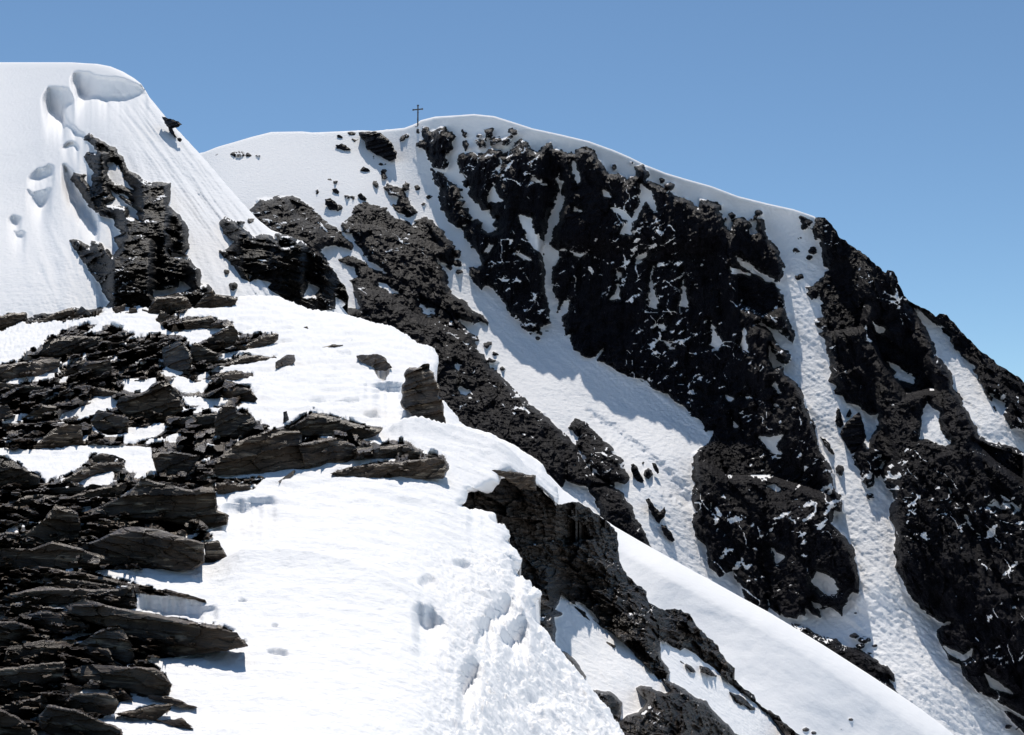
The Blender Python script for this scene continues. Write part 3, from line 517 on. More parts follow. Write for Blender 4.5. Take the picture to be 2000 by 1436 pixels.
def scoops(lst, us, vs, gy, decay=0.90, k=0.95, soft=1, rag=5.0):
    """depth to add so that the surface stands upright under a lip, easing back out below"""
    G = np.zeros((len(vs), len(us))); st = vs[1] - vs[0]
    for poly, A in lst:
        p = chaikin(poly, 2); c0, c1 = np.searchsorted(us, p[:, 0].min() - 12), np.searchsorted(us, p[:, 0].max() + 12)
        r0, r1 = np.searchsorted(vs, p[:, 1].min() - 12), min(len(vs), np.searchsorted(vs, p[:, 1].max() + 90))
        s = sdf(p, us[c0:c1], vs[r0:r1], 14); uu, vv = np.meshgrid(us[c0:c1], vs[r0:r1])
        s = s + rag * fbm(uu / 15, vv / 15, 0 * uu + A, 4, 5, 0.65)
        g = np.zeros_like(s); gg = gy[r0:r1, c0:c1]
        for i in range(1, len(g)):
            into = (s[i] > 0) & (g[i - 1] < A * 0.3)
            g[i] = np.where(s[i] > 0, np.where(into, A, g[i - 1]) + k * gg[i] * st, g[i - 1] * decay)
        kk = np.hanning(2 * soft + 3)[1:-1]; kk /= kk.sum()
        for ax in (1, 0) if soft > 1 else (1,): g = np.apply_along_axis(lambda q: np.convolve(q, kk, 'same'), ax, g)
        G[r0:r1, c0:c1] = np.maximum(G[r0:r1, c0:c1], g)
    return G

# ---- far mountain
def far_surf(U, V, D, us, vs):
    dep = Depth(FAR_Y); Y = dep(U, V); P = at(U, V, Y)
    X, Yw, Z = P[..., 0], P[..., 1], P[..., 2]
    f = field(FAR_ROCK, FAR_SNOW, us, vs, 26.0)
    f = f + 3.0 * fbm(X / 3.2, Yw / 6, Z / 3.2, 4, 3, 0.65) + 3.5 * cells(X / 1.2, Z / 0.8, 9) + 4.0 * cells(X / 3.0, Z / 2.2, 10) + 4.0 * fbm(X / 1.6, Yw / 6, Z / 1.2, 3, 4, 0.6)
    r = smooth(-0.3, 2.5, f)
    tal = smooth(-14, 14, field(FAR_TALUS, [], us, vs, 24.0))
    fb = field(FAR_ROCK, [], us, vs, 26.0) + 9.0 * fbm(X / 2.6, Yw / 6, Z / 2.6, 3, 3, 0.6)
    low_ = smooth(-22, 22, field([[(1080,480),(1400,480),(1460,760),(1350,800),(1080,640)]], [], us, vs, 24.0))
    body = headbody(np.where(tal > 0.6, -5.0, fb), 0.07, 7.5, decay=0.93, edge=6) * (1 - 0.9 * tal) * (1 - 0.92 * low_)
    rib = fbm(X / 5.5, Yw / 14, Z / 30, 4, 11, 0.55, ridged=True)
    rub = smooth(-0.1, 0.25, fbm(X / 30, Yw / 30, Z / 30, 2, 15) + 0.25 * smooth(660, 760, V) - 0.1)
    rub = np.maximum(rub * 0.6, tal)
    med = fbm(X / 1.9, Yw / 3.0, Z / 11.0, 4, 21, 0.5, ridged=True) * (1 - rub) + rub * fbm(X / 1.5, Yw / 1.5, Z / 1.8, 4, 22, 0.66, ridged=True)
    # tilted strata steps
    s = (Z * 0.75 - X * 0.45) / 3.2 + 0.8 * fbm(X / 8, Yw / 8, Z / 8, 3, 31)
    st = (s - np.floor(s)); s2 = s * 3.1 + 0.4 * med; st2 = s2 - np.floor(s2)
    cel = cells(X / 2.2 + 0.3 * med, Z / 6.0 + 0.3 * rib, 1); cel2 = cells(X / 0.9, Z / 1.3 + med, 2)
    h = (0.3 + 0.6 * smooth(3, 10, f)) * r + body + r * (2.0 * rib * smooth(0, 14, f) + (1.5 - 0.6 * rub) * med + 0.4 * st + 0.2 * st2 + 1.2 * cel + (0.30 + 0.3 * rub) * cel2 + (0.15 + 0.25 * rub) * cells(X / 0.5, Z / 0.7, 12))
    sn = 0.34 * fbm(X / 1.0, Yw / 1.3, Z / 1.0, 3, 41, 0.7) + 0.30 * fbm(X / 9, Yw / 9, Z / 9, 3, 43)
    ac = (U * 0.66 - V * 0.75) / 20; al = (U * 0.75 + V * 0.66) / 190
    sn = sn + (0.55 * fbm(ac, al, 0 * U, 4, 44, 0.6) - dents(FAR_TROUGH, us, vs)) * smooth(380, 560, V)
    lit = smooth(430, 560, V)
    h = h + (1 - r) * sn * (0.25 + 0.75 * lit)
    ct = np.array([q[:2] for q in FAR_TOP], float); T = V - np.interp(U, ct[:, 0], ct[:, 1])
    h = h + 4.5 * np.exp(-np.clip(T, 0, 400) / 30.0) * smooth(815, 900, U) * smooth(1620, 1560, U)
    w = 5.0; x = np.clip(D / w, 0, 1); rnd = (1 - np.sqrt(np.clip(1 - (1 - x) ** 2, 0, 1))) * 1.6 * (1 - r)
    P2 = at(U, V, Y - h + rnd)
    n = normals(P2)
    led = n[..., 2] + 0.22 * fbm(X / 5, Yw / 5, Z / 5, 3, 51)
    snowy = smooth(0.96, 1.06, led + 0.0 * tal) * (f > 0)
    dust = fbm((X + 0.9 * Z) / 3.0, Yw / 3.6, (Z - 0.7 * X) / 1.3, 3, 61, 0.6); low = fbm(X / 20, Yw / 20, Z / 20, 2, 65)
    up = smooth(620, 450, V)
    wob = 0.35 * fbm(X / 4, Yw / 4, Z / 4, 2, 69)
    line = 1 - 2 * np.abs(perlin(X / 4.2 + wob + Z / 16, Yw / 20, Z / 15, 67)); line2 = 1 - 2 * np.abs(perlin(X / 9 - Z / 7 + wob, Yw / 20, Z / 6 + X / 14, 70))
    brk = fbm(X / 3.0, Yw / 3, Z / 3.0, 3, 68, 0.6)
    fleck = np.maximum(smooth(0.42, 0.46, dust + 0.55 * low + 0.05 * up), smooth(0.965, 0.985, np.maximum(line, line2 - 0.02) + 0.5 * np.minimum(brk - 0.12, 0.0) + 0.10 * low + 0.01 * up))
    f2 = np.where(f > 0, np.where(np.maximum(snowy, fleck) > 0.5, -2.0, f), f)
    return P2, {'rock': np.clip(f2 + 0.9, -4, 4)}
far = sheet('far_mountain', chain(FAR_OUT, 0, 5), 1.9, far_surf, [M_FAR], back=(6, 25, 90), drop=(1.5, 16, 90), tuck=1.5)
tag(far, kind='structure')

# ---- left buttress
def left_surf(U, V, D, us, vs):
    dep = Depth(LEFT_Y); Y = dep(U, V); P = at(U, V, Y)
    X, Yw, Z = P[..., 0], P[..., 1], P[..., 2]
    f = field(LEFT_ROCK, LEFT_SNOW, us, vs, 26.0)
    f = f + 5.0 * fbm(X / 1.2, Yw / 2, Z / 1.2, 4, 3, 0.6) + 3 * cells(X / 1.1, Z / .7, 9)
    r = smooth(-0.3, 2.0, f); body = headbody(f, 0.115, 8.0, edge=6, blur=13)
    med = fbm(X / 1.6, Yw / 1.6, Z / 1.6, 5, 21, 0.6)
    s = (Z * 0.9 + X * 0.35) / 0.9 + 0.8 * fbm(X / 3, Yw / 3, Z / 3, 3, 31); st = s - np.floor(s)
    cel = cells(X / 1.9 + 0.3 * med, Z / 1.5, 5); cel2 = cells(X / 0.6, Z / 0.45 + med, 6)
    h = body + r * (0.3 + 0.6 * med + 0.45 * st + 0.9 * cel + 0.4 * cel2 + 0.25 * cells(X / 0.42, Z / 0.2, 15))
    d = dents(LEFT_DENT, us, vs) + scoops(LEFT_SCOOP, us, vs, np.abs(np.gradient(Y, axis=0)) / (us[1] - us[0]), soft=2, rag=7.0)
    # runnels down the wind-scoured slope
    du, dv = U - 170, V - 190
    across = (du * 0.80 - dv * 0.60); along = du * 0.6 + dv * 0.8
    reg = smooth(0, 40, across) * smooth(0, 30, along) * smooth(0, 10, D)
    run = fbm(across / 9, along / 170, 0 * U, 4, 71, 0.65)
    h = h + (1 - r) * (reg * 0.62 * run + 0.12 * fbm(X / 0.45, Yw / 0.5, Z / 0.45, 3, 73, 0.65) + 0.30 * fbm(X / 7, Yw / 7, Z / 7, 3, 75)
                       + 0.5 * (1 - reg) * smooth(250, 330, V) * smooth(30, 110, U) * fbm((U * 0.9 - V * 0.35) / 26, (U * .35 + V * .9) / 130, 0 * U, 3, 77))
    x = np.clip(D / 12.0, 0, 1); rnd = (1 - np.sqrt(np.clip(1 - (1 - x) ** 2, 0, 1))) * 1.6 * (1 - r)
    P2 = at(U, V, Y - h + rnd + d)
    n = normals(P2)
    led = n[..., 2] + 0.25 * fbm(X / 1.5, Yw / 1.5, Z / 1.5, 3, 51)
    f2 = np.where((f > 0) & (led > 0.97), -2.0, f)
    return P2, {'rock': np.clip(f2 + 0.9, -4, 4)}
left = sheet('snow_buttress', chain(LEFT_OUT, 0, 6), 1.9, left_surf, [M_LEFT], back=(1.5, 5, 12), drop=(0.8, 6, 30), tuck=1.2)
tag(left, kind='structure')

# ---- smooth slope
def slope_surf(U, V, D, us, vs):
    Y = Depth(SLOPE_Y)(U, V); P = at(U, V, Y); X, Yw, Z = P[..., 0], P[..., 1], P[..., 2]
    x = np.clip(D / 40.0, 0, 1); rnd = (1 - np.sqrt(np.clip(1 - (1 - x) ** 2, 0, 1))) * 6.0
    f = field([ell(1662,1406,5,3), ell(1573,1425,8,4), ell(1590,1432,6,4), ell(1643,1425,2,1)], [], us, vs, 10)
    h = 0.55 * fbm(X / 7, Yw / 9, Z / 7, 4, 81) + 0.05 * fbm(X / 1.5, Yw / 1.5, Z / 1.5, 3, 82) + 0.02 * fbm(X / 0.7, Yw / .7, Z / .7, 3, 83) + 0.2 * smooth(-1, 3, f)
    return at(U, V, Y - h + rnd), {'rock': np.clip(f, -4, 4)}
slope = sheet('snow_slope', chain(SLOPE_OUT, 0, 7), 2.4, slope_surf, [M_SLOPE], back=(4, 14, 40), drop=(1.5, 9, 40), tuck=1.2)
tag(slope, kind='structure')

# ---- lower right cliff
def cliff_surf(U, V, D, us, vs):
    Y = Depth(CLIFF_Y)(U, V); P = at(U, V, Y); X, Yw, Z = P[..., 0], P[..., 1], P[..., 2]
    f = field(CLIFF_ROCK, CLIFF_SNOW, us, vs, 26.0, base=26.0)
    f = np.maximum(f, field(CLIFF_ROCK, [], us, vs, 26.0))
    f = f + 5.0 * fbm(X / .5, Yw / .8, Z / .5, 4, 3, 0.6) + 3 * cells(X / .5, Z / .3, 9)
    r = smooth(-0.3, 2.0, f); body = headbody(f, 0.034, 2.0, edge=5, blur=31)
    med = fbm(X / .9, Yw / .9, Z / .9, 5, 21, 0.6)
    s = (Z * 0.95 + X * 0.25) / 0.55 + 0.8 * fbm(X / 2, Yw / 2, Z / 2, 3, 31); st = s - np.floor(s)
    cel = cells(X / 1.0 + 0.3 * med, Z / .7, 5); cel2 = cells(X / 0.34, Z / 0.22 + med, 6)
    h = body + r * (0.2 + 0.40 * med + 0.30 * st + 0.6 * cel + 0.25 * cel2 + 0.11 * cells(X / 0.2, Z / 0.09, 15) + 0.15 * (s * 2.7 - np.floor(s * 2.7)))
    du, dv = U - 1090, V - 1170
    across = du * 0.76 - dv * 0.65; along = du * 0.65 + dv * 0.76
    h = h + (1 - r) * (0.13 * fbm(across / 16, along / 70, 0 * U, 4, 71) + 0.03 * fbm(X / .3, Yw / .3, Z / .3, 3, 75))
    P2 = at(U, V, Y - h); n = normals(P2)
    led = n[..., 2] + 0.2 * fbm(X / 1.5, Yw / 1.5, Z / 1.5, 3, 51)
    f2 = np.where((f > 0) & (led > 1.02), -2.0, f)
    return P2, {'rock': np.clip(f2 + 0.9, -4, 4)}
cliff = sheet('lower_cliff', chain(CLIFF_OUT, 0, 8, wl=10), 1.9, cliff_surf, [M_CLIFF], back=(0.6, 1.6, 3.5), drop=(0.5, 3, 12), tuck=1.0)
tag(cliff, kind='structure')

# ---- foreground ridge
near_depth = Depth(NEAR_Y)
def near_surf(U, V, D, us, vs):
    Y = near_depth(U, V); P = at(U, V, Y); X, Yw, Z = P[..., 0], P[..., 1], P[..., 2]
    f = field(NEAR_ROCK, NEAR_SNOW, us, vs, 20.0)
    f = f + 5.0 * fbm(X / .5, Yw / 1.2, Z / .35, 4, 3, 0.65)
    f = f - 26 * smooth(0.16, 0.34, fbm(U / 60, V / 15 + U / 90, 0 * U, 3, 29, 0.5)) * (f > -4)
    r = smooth(-2.0, 2.0, f)
    k = np.clip(Y / 25.0, 0.45, 2.0)
    gy = np.gradient(Y, axis=0) / (us[1] - us[0])          # depth per pixel of height
    wu = 3.0 * fbm(U / 9, V / 9, 0 * U, 3, 23); 
    tl = U * (1.4 * smooth(960, 700, V) - 0.6 * smooth(1000, 1150, V)) + 60 * fbm(U / 120, V / 50, 0 * U, 2, 28)
    A1, B1, H1, G1 = cell_seed(U / 44 + wu / 24, (V + 0.24 * tl) / 12 + wu / 11, 5)
    v1 = B1 * 12 - 0.24 * tl
    A2, B2, H2, G2 = cell_seed(U / 19 + 7 + wu / 12, (V + 0.15 * tl) / 5.5 + wu / 8, 6); v2 = B2 * 5.5 - 0.15 * tl
    yt = gy * (np.clip(v1 - V, -9, 9) * 0.75 + np.clip(v2 - V, -4, 4) * 0.30) + k * (0.35 * H1 + 0.16 * H2 + 0.008 * G1 * (U - A1 * 44) + 0.015 * G2 * (U - A2 * 19) + 0.10 * fbm(X / .3, Yw / .8, Z / .15, 4, 24, 0.65))
    zr = 0 * U
    foot = headbody(f, 0.10, 1.0, edge=4, blur=5)
    Y = Y + foot * (yt + 0.05 * k)
    d = dents(NEAR_DENT, us, vs)
    zs = (1 - r) * (0.10 * fbm(X / 3.5, Yw / 9, Z / 4, 3, 91) * k + 0.040 * fbm(X / .3, Yw / .45, Z / .3, 4, 93, 0.68) * k ** 0.5 + 0.10 * fbm(X / 2.4, Yw / 1.5, Z / 2, 4, 94, 0.6, ridged=True) * k)
    # trampled, lumpy snow near the edge
    lump = smooth(780, 900, U) * smooth(1040, 1100, V)
    wx = fbm(X / 1.2, Yw / 1.5, Z, 3, 96)
    zs = zs + (1 - r) * smooth(860, 960, U) * smooth(1060, 1130, V) * 0.16 * fbm(X / 1.3 + wx, Yw / 2.0 + wx, Z / 1.5, 4, 97, 0.6, ridged=True)
    zs = zs + (1 - r) * lump * (0.085 * fbm(X / .17, Yw / .24, Z / .17, 4, 95, 0.7))
    # long soft drift
    crest = 1108 + (U - 420) * 0.02 + np.clip(U - 560, 0, 400) ** 1.5 * 0.014
    zs = zs + (1 - r) * 0.24 * np.where(V > crest, np.exp(-(V - crest) / 45.0), np.exp((V - crest) / 12.0)) * smooth(400, 480, U) * smooth(900, 780, U)
    crest2 = 848 + (U - 760) ** 2 * 0.0011
    zs = zs + (1 - r) * 0.5 * np.where(V > crest2, np.exp(-(V - crest2) / 16.0), np.exp((V - crest2) / 6.0)) * smooth(740, 800, U) * smooth(1080, 960, U) * (V < 960)
    x = np.clip(D / 18.0, 0, 1); rd = (1 - np.sqrt(np.clip(1 - (1 - x) ** 2, 0, 1))) * (1 - r)
    edge = smooth(560, 700, U)
    Pn = at(U, V, Y + rd * (0.6 + 1.0 * edge) * k ** 0.5 + 0.0)
    lp = scoops(NEAR_SCOOP, us, vs, np.abs(gy), decay=0.94, k=0.92, soft=3, rag=11.0) * (1 - r)
    Pn += (at(U, V, Y + lp) - at(U, V, Y))
    Pn[..., 2] += zr + zs - d
    Pn[..., 1] += d * 0.6
    return Pn, {'rock': np.clip(f, -4, 4)}
near = sheet('foreground_ridge', chain(NEAR_OUT, 0, 9), 1.9, near_surf, [M_NEAR], back=(0.3, 0.7, 1.2, 2.0), drop=(0.25, 1.0, 3.0, 8), tuck=1.0)
tag(near, kind='structure')

# ---- the snowfields around and below, which throw light back up
def snowfield():
    n = 90; g = np.linspace(-1, 1, n); g = np.sign(g) * np.abs(g) ** 1.8 * 9000
    X, Y = np.meshgrid(g, g + 150)
    Z = -105 + 25 * fbm(X / 700, Y / 700, 0 * X, 4, 101) + 0.02 * np.clip(np.hypot(X, Y) - 1500, 0, 1e9) * 0
    V = np.stack([X, Y, Z], -1).reshape(-1, 3); i = np.arange(n * n).reshape(n, n)
    F_ = np.stack([i[:-1, :-1], i[:-1, 1:], i[1:, 1:], i[1:, :-1]], -1).reshape(-1, 4)
    me = mesh_from('snowfield', V, F_, [M_SLOPE], {'rock': np.full(n * n, -4.0)})
    o = bpy.data.objects.new('snowfield', me); C.collection.objects.link(o); tag(o, kind='structure')
snowfield()
SLABS = [
 ('slab', 'long thin slab running down into the snow above the big dark wedge', [(28,1109),(65,1104),(125,1114),(175,1121),(241,1139),(298,1146),(298,1151),(251,1149),(188,1136),(83,1129),(30,1121)]),
 ('slab', 'narrow flat slab tip poking out over the shaded snow hollow', [(293,1154),(326,1151),(401,1171),(404,1178),(351,1166)]),
 ('slab', 'thin ledge slab directly beneath the long thin slab', [(83,1130),(140,1131),(221,1144),(241,1151),(175,1151),(88,1146)]),
 ('block', 'curved dark block with a square broken end beside the snow hollow', [(0,1171),(18,1159),(83,1146),(140,1149),(186,1151),(231,1149),(261,1141),(266,1194),(221,1178),(175,1173),(125,1178),(75,1183),(10,1183)]),
 ('slab', 'biggest dark wedge slab tapering right into the foreground snow', [(123,1184),(163,1169),(226,1186),(301,1199),(351,1209),(439,1229),(464,1234),(471,1247),(486,1262),(451,1269),(361,1282),(291,1284),(266,1270),(246,1242),(201,1222),(140,1203)]),
 ('slab', 'small grey plank of rock left of the big wedge slab', [(10,1179),(50,1178),(125,1189),(110,1196),(75,1194),(13,1201)]),
 ('block', 'grey lumpy rock in the hollow under the small grey plank', [(38,1206),(83,1191),(135,1201),(176,1226),(110,1241),(63,1216)]),
 ('block', 'flat topped dark block at the left picture edge below the grey plank', [(-20,1214),(30,1213),(68,1226),(70,1239),(15,1262),(-20,1268)]),
 ('boulder', 'rough boulder with a bright pitted top left of the upright rock', [(15,1262),(60,1254),(120,1247),(148,1252),(135,1272),(105,1284),(95,1294),(45,1303),(8,1303),(10,1277)]),
 ('block', 'dark upright rock with a rounded top under the big wedge slab', [(150,1262),(186,1236),(211,1224),(241,1229),(253,1252),(263,1284),(251,1299),(218,1285),(175,1280)]),
 ('slab', 'small tilted slab with a bright top leaning on the dark upright rock', [(150,1269),(165,1262),(213,1267),(221,1289),(241,1299),(226,1303),(186,1286)]),
 ('block', 'wide dark block with a square corner at the left edge above the stone plank', [(-20,1307),(70,1297),(125,1292),(128,1304),(118,1334),(75,1349),(25,1354),(-20,1344)]),
 ('boulder', 'large rounded boulder with a sparkling rough top at the snow edge', [(133,1307),(181,1297),(226,1302),(301,1303),(318,1314),(336,1337),(331,1359),(288,1361),(251,1351),(196,1344),(150,1336)]),
 ('stone', 'brown stone left of the small snow patch below the sparkling boulder', [(113,1352),(130,1334),(171,1344),(135,1356),(125,1374),(110,1371)]),
 ('stone', 'flat brown stone with a pale top below the small snow patch', [(125,1372),(145,1354),(216,1354),(233,1372),(223,1394),(171,1396),(133,1381)]),
 ('stone', 'small dark triangular stone at the right end of the small snow patch', [(216,1352),(241,1348),(261,1367),(233,1369)]),
 ('slab', 'pointed slab rising to the right out of the lower snow', [(223,1394),(261,1388),(301,1377),(339,1373),(334,1382),(301,1409),(263,1401)]),
 ('slab', 'low pointed slab sinking in the snow nearest the bottom edge', [(301,1404),(323,1409),(354,1402),(381,1425),(339,1419)]),
 ('slab', 'thin flat slab edge beside the sparkling boulder at its lower right', [(288,1358),(326,1359),(386,1382),(351,1381),(290,1364)]),
 ('slab', 'grey stone plank lying across others near the lower left corner', [(-20,1380),(0,1379),(88,1357),(93,1369),(65,1392),(25,1400),(-20,1387)]),
 ('slab', 'pale thin slab behind the grey stone plank', [(15,1354),(40,1349),(78,1359),(50,1369),(30,1369)]),
 ('slab', 'large ribbed slab with a rough lit face at the bottom edge', [(108,1377),(150,1387),(188,1404),(238,1424),(246,1455),(150,1465),(80,1425),(75,1399),(93,1378)]),
 ('boulder', 'brown boulder filling the bottom left corner', [(-30,1384),(0,1384),(33,1399),(70,1427),(80,1460),(-30,1460)]),
 ('block', 'broad banded boulder with smooth layered front above the long thin slab', [(125,1072),(150,1071),(201,1048),(238,1031),(271,1028),(326,1038),(364,1051),(399,1061),(401,1100),(376,1114),(301,1117),(200,1104)]),
 ('block', 'squarish brown block at the right end of the banded boulder', [(399,1060),(426,1055),(443,1086),(447,1102),(401,1104)]),
 ('slab', 'smooth grey slab sloping down left of the banded boulder', [(-20,1070),(0,1070),(58,1073),(108,1056),(201,1086),(230,1103),(150,1114),(55,1114),(-20,1107)]),
 ('slab', 'flat brown slab at the left edge above the smooth grey slab', [(-20,1041),(38,1040),(35,1063),(-20,1069)]),
 ('boulder', 'dark rounded block with slanting layers left of centre of the lower outcrop', [(38,1048),(83,1018),(108,986),(133,991),(153,1003),(160,1036),(140,1060),(75,1065),(45,1065)]),
 ('slab', 'long low slab rising from the left edge above the dark rounded block', [(-20,988),(0,988),(50,968),(95,966),(120,973),(75,993),(-20,1000)]),
 ('slab', 'thin slab wedge pointing right beneath the snow pocket', [(118,976),(176,958),(236,943),(251,948),(226,978),(160,983)]),
 ('block', 'massive black stack of layered rock ending at the shaded snow hollow', [(160,1003),(213,981),(251,961),(276,933),(326,946),(376,958),(414,941),(424,978),(424,996),(446,1006),(444,1026),(401,1033),(326,1018),(251,1013),(176,1013)]),
 ('slab', 'short slab with a pale rough top under the massive black stack', [(171,1036),(196,1018),(253,1016),(231,1033),(181,1053)]),
 ('slab', 'curved brown slab arching over the snow pocket', [(118,940),(160,916),(196,903),(241,903),(251,926),(221,926),(191,923),(145,948)]),
 ('stone', 'dark peaked stone standing on the snow strip', [(181,890),(201,885),(226,889),(246,900),(243,906),(183,904)]),
 ('boulder', 'crumbling brown mound at the left edge of the snow strip', [(-20,895),(0,895),(25,900),(48,915),(78,933),(80,950),(25,955),(-20,950)]),
 ('slab', 'flat slab with a bright edge below the curved brown slab', [(83,953),(176,951),(160,965),(100,963)]),
 ('block', 'angular black block right of the snow strip', [(296,888),(311,882),(351,883),(391,890),(371,920),(351,932),(308,928)]),
 ('slab', 'flat brown slab whose right end lies on the middle snow', [(421,943),(486,946),(494,961),(426,965)]),
 ('stone', 'upright finger of rock standing on the black outcrop', [(553,805),(560,803),(567,828),(567,837),(553,837)]),
 ('block', 'rounded summit block behind the upright finger of rock', [(573,832),(611,806),(656,815),(696,828),(748,838),(741,847),(696,865),(658,855),(590,850)]),
 ('block', 'biggest black block of the middle outcrop above the snow line', [(420,900),(470,860),(528,840),(580,838),(590,845),(590,880),(605,912),(520,927),(420,927)]),
 ('block', 'black layered block left of the square faced rock', [(583,867),(658,854),(693,870),(703,892),(658,910),(595,917)]),
 ('block', 'square faced grey rock in the middle of the black outcrop', [(626,890),(658,877),(659,905),(631,912)]),
 ('slab', 'long layered ledge ending under the curved snow edge', [(663,902),(666,873),(796,867),(811,880),(856,893),(771,900),(716,896)]),
 ('slab', 'long beam of brown rock with a blunt right end on the snow', [(641,925),(696,910),(771,903),(846,894),(861,893),(879,915),(866,935),(821,936),(771,940),(721,935),(671,930)]),
 ('stone', 'small fin of rock leaning right in front of the black outcrop', [(543,941),(575,917),(578,925),(550,946)]),
 ('block', 'jagged heap of rock with a peak right of the snow bench', [(430,798),(450,780),(458,790),(465,805),(495,815),(510,835),(470,855),(420,852),(420,815)]),
 ('stone', 'low dark rock with a rounded tip above the snow bench', [(433,762),(465,755),(488,760),(503,778),(493,790),(435,777)]),
 ('block', 'dark humped block with a knob on top left of the snow bench', [(226,792),(233,773),(276,768),(306,745),(328,745),(351,773),(358,800),(326,822),(251,820)]),
 ('slab', 'flat slab with a pale upper face at the far left under the bright patch', [(-20,750),(10,748),(85,755),(88,765),(25,770),(-20,766)]),
 ('slab', 'short pale edged slab right of the far left flat slab', [(88,755),(125,760),(120,768),(93,765)]),
 ('slab', 'brown slab tilting down right in front of the bright snow pocket', [(173,753),(226,763),(271,773),(221,785),(176,770)]),
 ('slab', 'flat ledge slab under the snow bench', [(321,820),(426,805),(476,810),(464,830),(376,835),(326,827)]),
 ('slab', 'brown triangular slab leaning at the left above the snow strip', [(20,875),(50,848),(68,848),(50,875)]),
 ('slab', 'large leaning brown slab above the snow strip', [(63,877),(100,840),(128,828),(160,830),(163,867),(100,877)]),
 ('boulder', 'grey lumpy stone at the left picture edge', [(-20,793),(15,791),(30,813),(0,827),(-20,827)]),
 ('block', 'dark round topped block left of the angled snow streak', [(48,815),(80,790),(110,793),(105,817),(60,820)]),
 ('block', 'dark block under the angled snow streak', [(176,823),(191,800),(251,815),(251,847),(191,842)]),
 ('stone', 'small upright tooth of rock on top of the upper outcrop', [(123,646),(135,653),(123,660)]),
 ('boulder', 'broad brown hump with slanting layers at the top of the upper outcrop', [(75,692),(88,666),(125,656),(200,658),(226,666),(175,683),(100,698)]),
 ('stone', 'small peaked stone at the left end of the upper outcrop', [(43,703),(53,691),(65,701),(60,708)]),
 ('slab', 'long slab falling left below the small peaked stone', [(-20,716),(40,708),(120,698),(118,715),(58,745),(-20,753)]),
 ('boulder', 'pale topped boulder in the middle of the upper outcrop', [(168,706),(216,703),(218,716),(218,738),(176,743),(150,730)]),
 ('block', 'dark wedge left of the pale topped boulder', [(118,733),(150,706),(168,706),(163,730)]),
 ('slab', 'flat bright topped slab in the upper outcrop', [(243,673),(313,673),(316,685),(251,683)]),
 ('block', 'large black block at the right of the upper outcrop', [(316,681),(351,663),(364,676),(376,701),(371,733),(321,720)]),
 ('boulder', 'crumbly dark mound right of the large black block', [(371,678),(381,668),(426,691),(429,708),(376,708)]),
 ('slab', 'thick tilted slab with a raised right end near the small pinnacle', [(396,668),(454,633),(464,648),(466,675),(414,683)]),
 ('slab', 'flat plate of rock lying below the far rock band', [(356,628),(411,616),(426,628),(456,638),(364,648)]),
 ('stone', 'brown pyramid stone at the end of the far rock band', [(303,632),(313,606),(326,611),(323,630)]),
 ('stone', 'small leaning stone left of the flat plate', [(333,650),(341,628),(351,650)]),
 ('block', 'dark layered block in the far rock band', [(288,612),(301,580),(364,578),(376,600),(356,608)]),
 ('block', 'right end block of the far rock band beside the striped slope', [(376,602),(414,562),(421,575),(464,583),(456,602)]),
 ('block', 'large dark block of the far rock band at the left edge', [(-20,621),(25,611),(51,611),(53,628),(0,643),(-20,643)]),
 ('slab', 'leaning slab in the left part of the far rock band', [(85,623),(108,611),(145,600),(145,618),(88,633)]),
 ('slab', 'low wedge beside the leaning slab of the far rock band', [(143,618),(159,598),(176,611),(176,620)]),
 ('stone', 'dark stone standing where the far rock band meets the slope', [(221,602),(246,593),(243,610),(226,615)]),
 ('stone', 'small stone right of the dark stone in the far rock band', [(251,602),(266,600),(270,617),(253,617)]),
 ('boulder', 'mottled boulder sitting alone in a snow hollow', [(538,708),(560,693),(575,693),(577,706),(560,725),(538,720)]),
 ('boulder', 'dark humped boulder alone above the snow overhang', [(696,695),(703,694),(738,691),(751,698),(766,718),(751,725),(731,723),(701,705)]),
 ('slab', 'thin flat rock just breaking the surface in the middle snow', [(623,680),(651,673),(673,674),(656,682)]),
 ('block', 'tall rock pillar with steep sides under the snow cornice', [(794,722),(800,716),(815,718),(826,712),(839,711),(838,722),(846,728),(850,742),(858,752),(861,762),(857,772),(864,782),(871,830),(840,836),(811,835),(806,815),(798,806),(786,795),(781,785),(787,772),(784,757),(791,745),(789,730)]),
 ('slab', 'narrow slab edge beside the mottled boulder', [(445,711),(480,693),(540,698),(540,703),(495,709),(435,718)]),
 ('slab', 'flat dark shelf of rock left below the mottled boulder', [(420,730),(460,723),(495,730),(493,738),(445,747),(420,752)]),
 ('slab', 'dark serrated slab in the upper snow beside the thick tilted slab', [(475,678),(508,658),(545,653),(543,665),(520,680)]),
 ('stone', 'small triangular rock tip sticking out of the upper snow', [(580,645),(600,637),(605,646)]),
 ('slab', 'flat pointed slab jutting over the cliff top on the right', [(953,917),(980,919),(1015,923),(1046,929),(1048,958),(1015,955),(995,940)]),
]
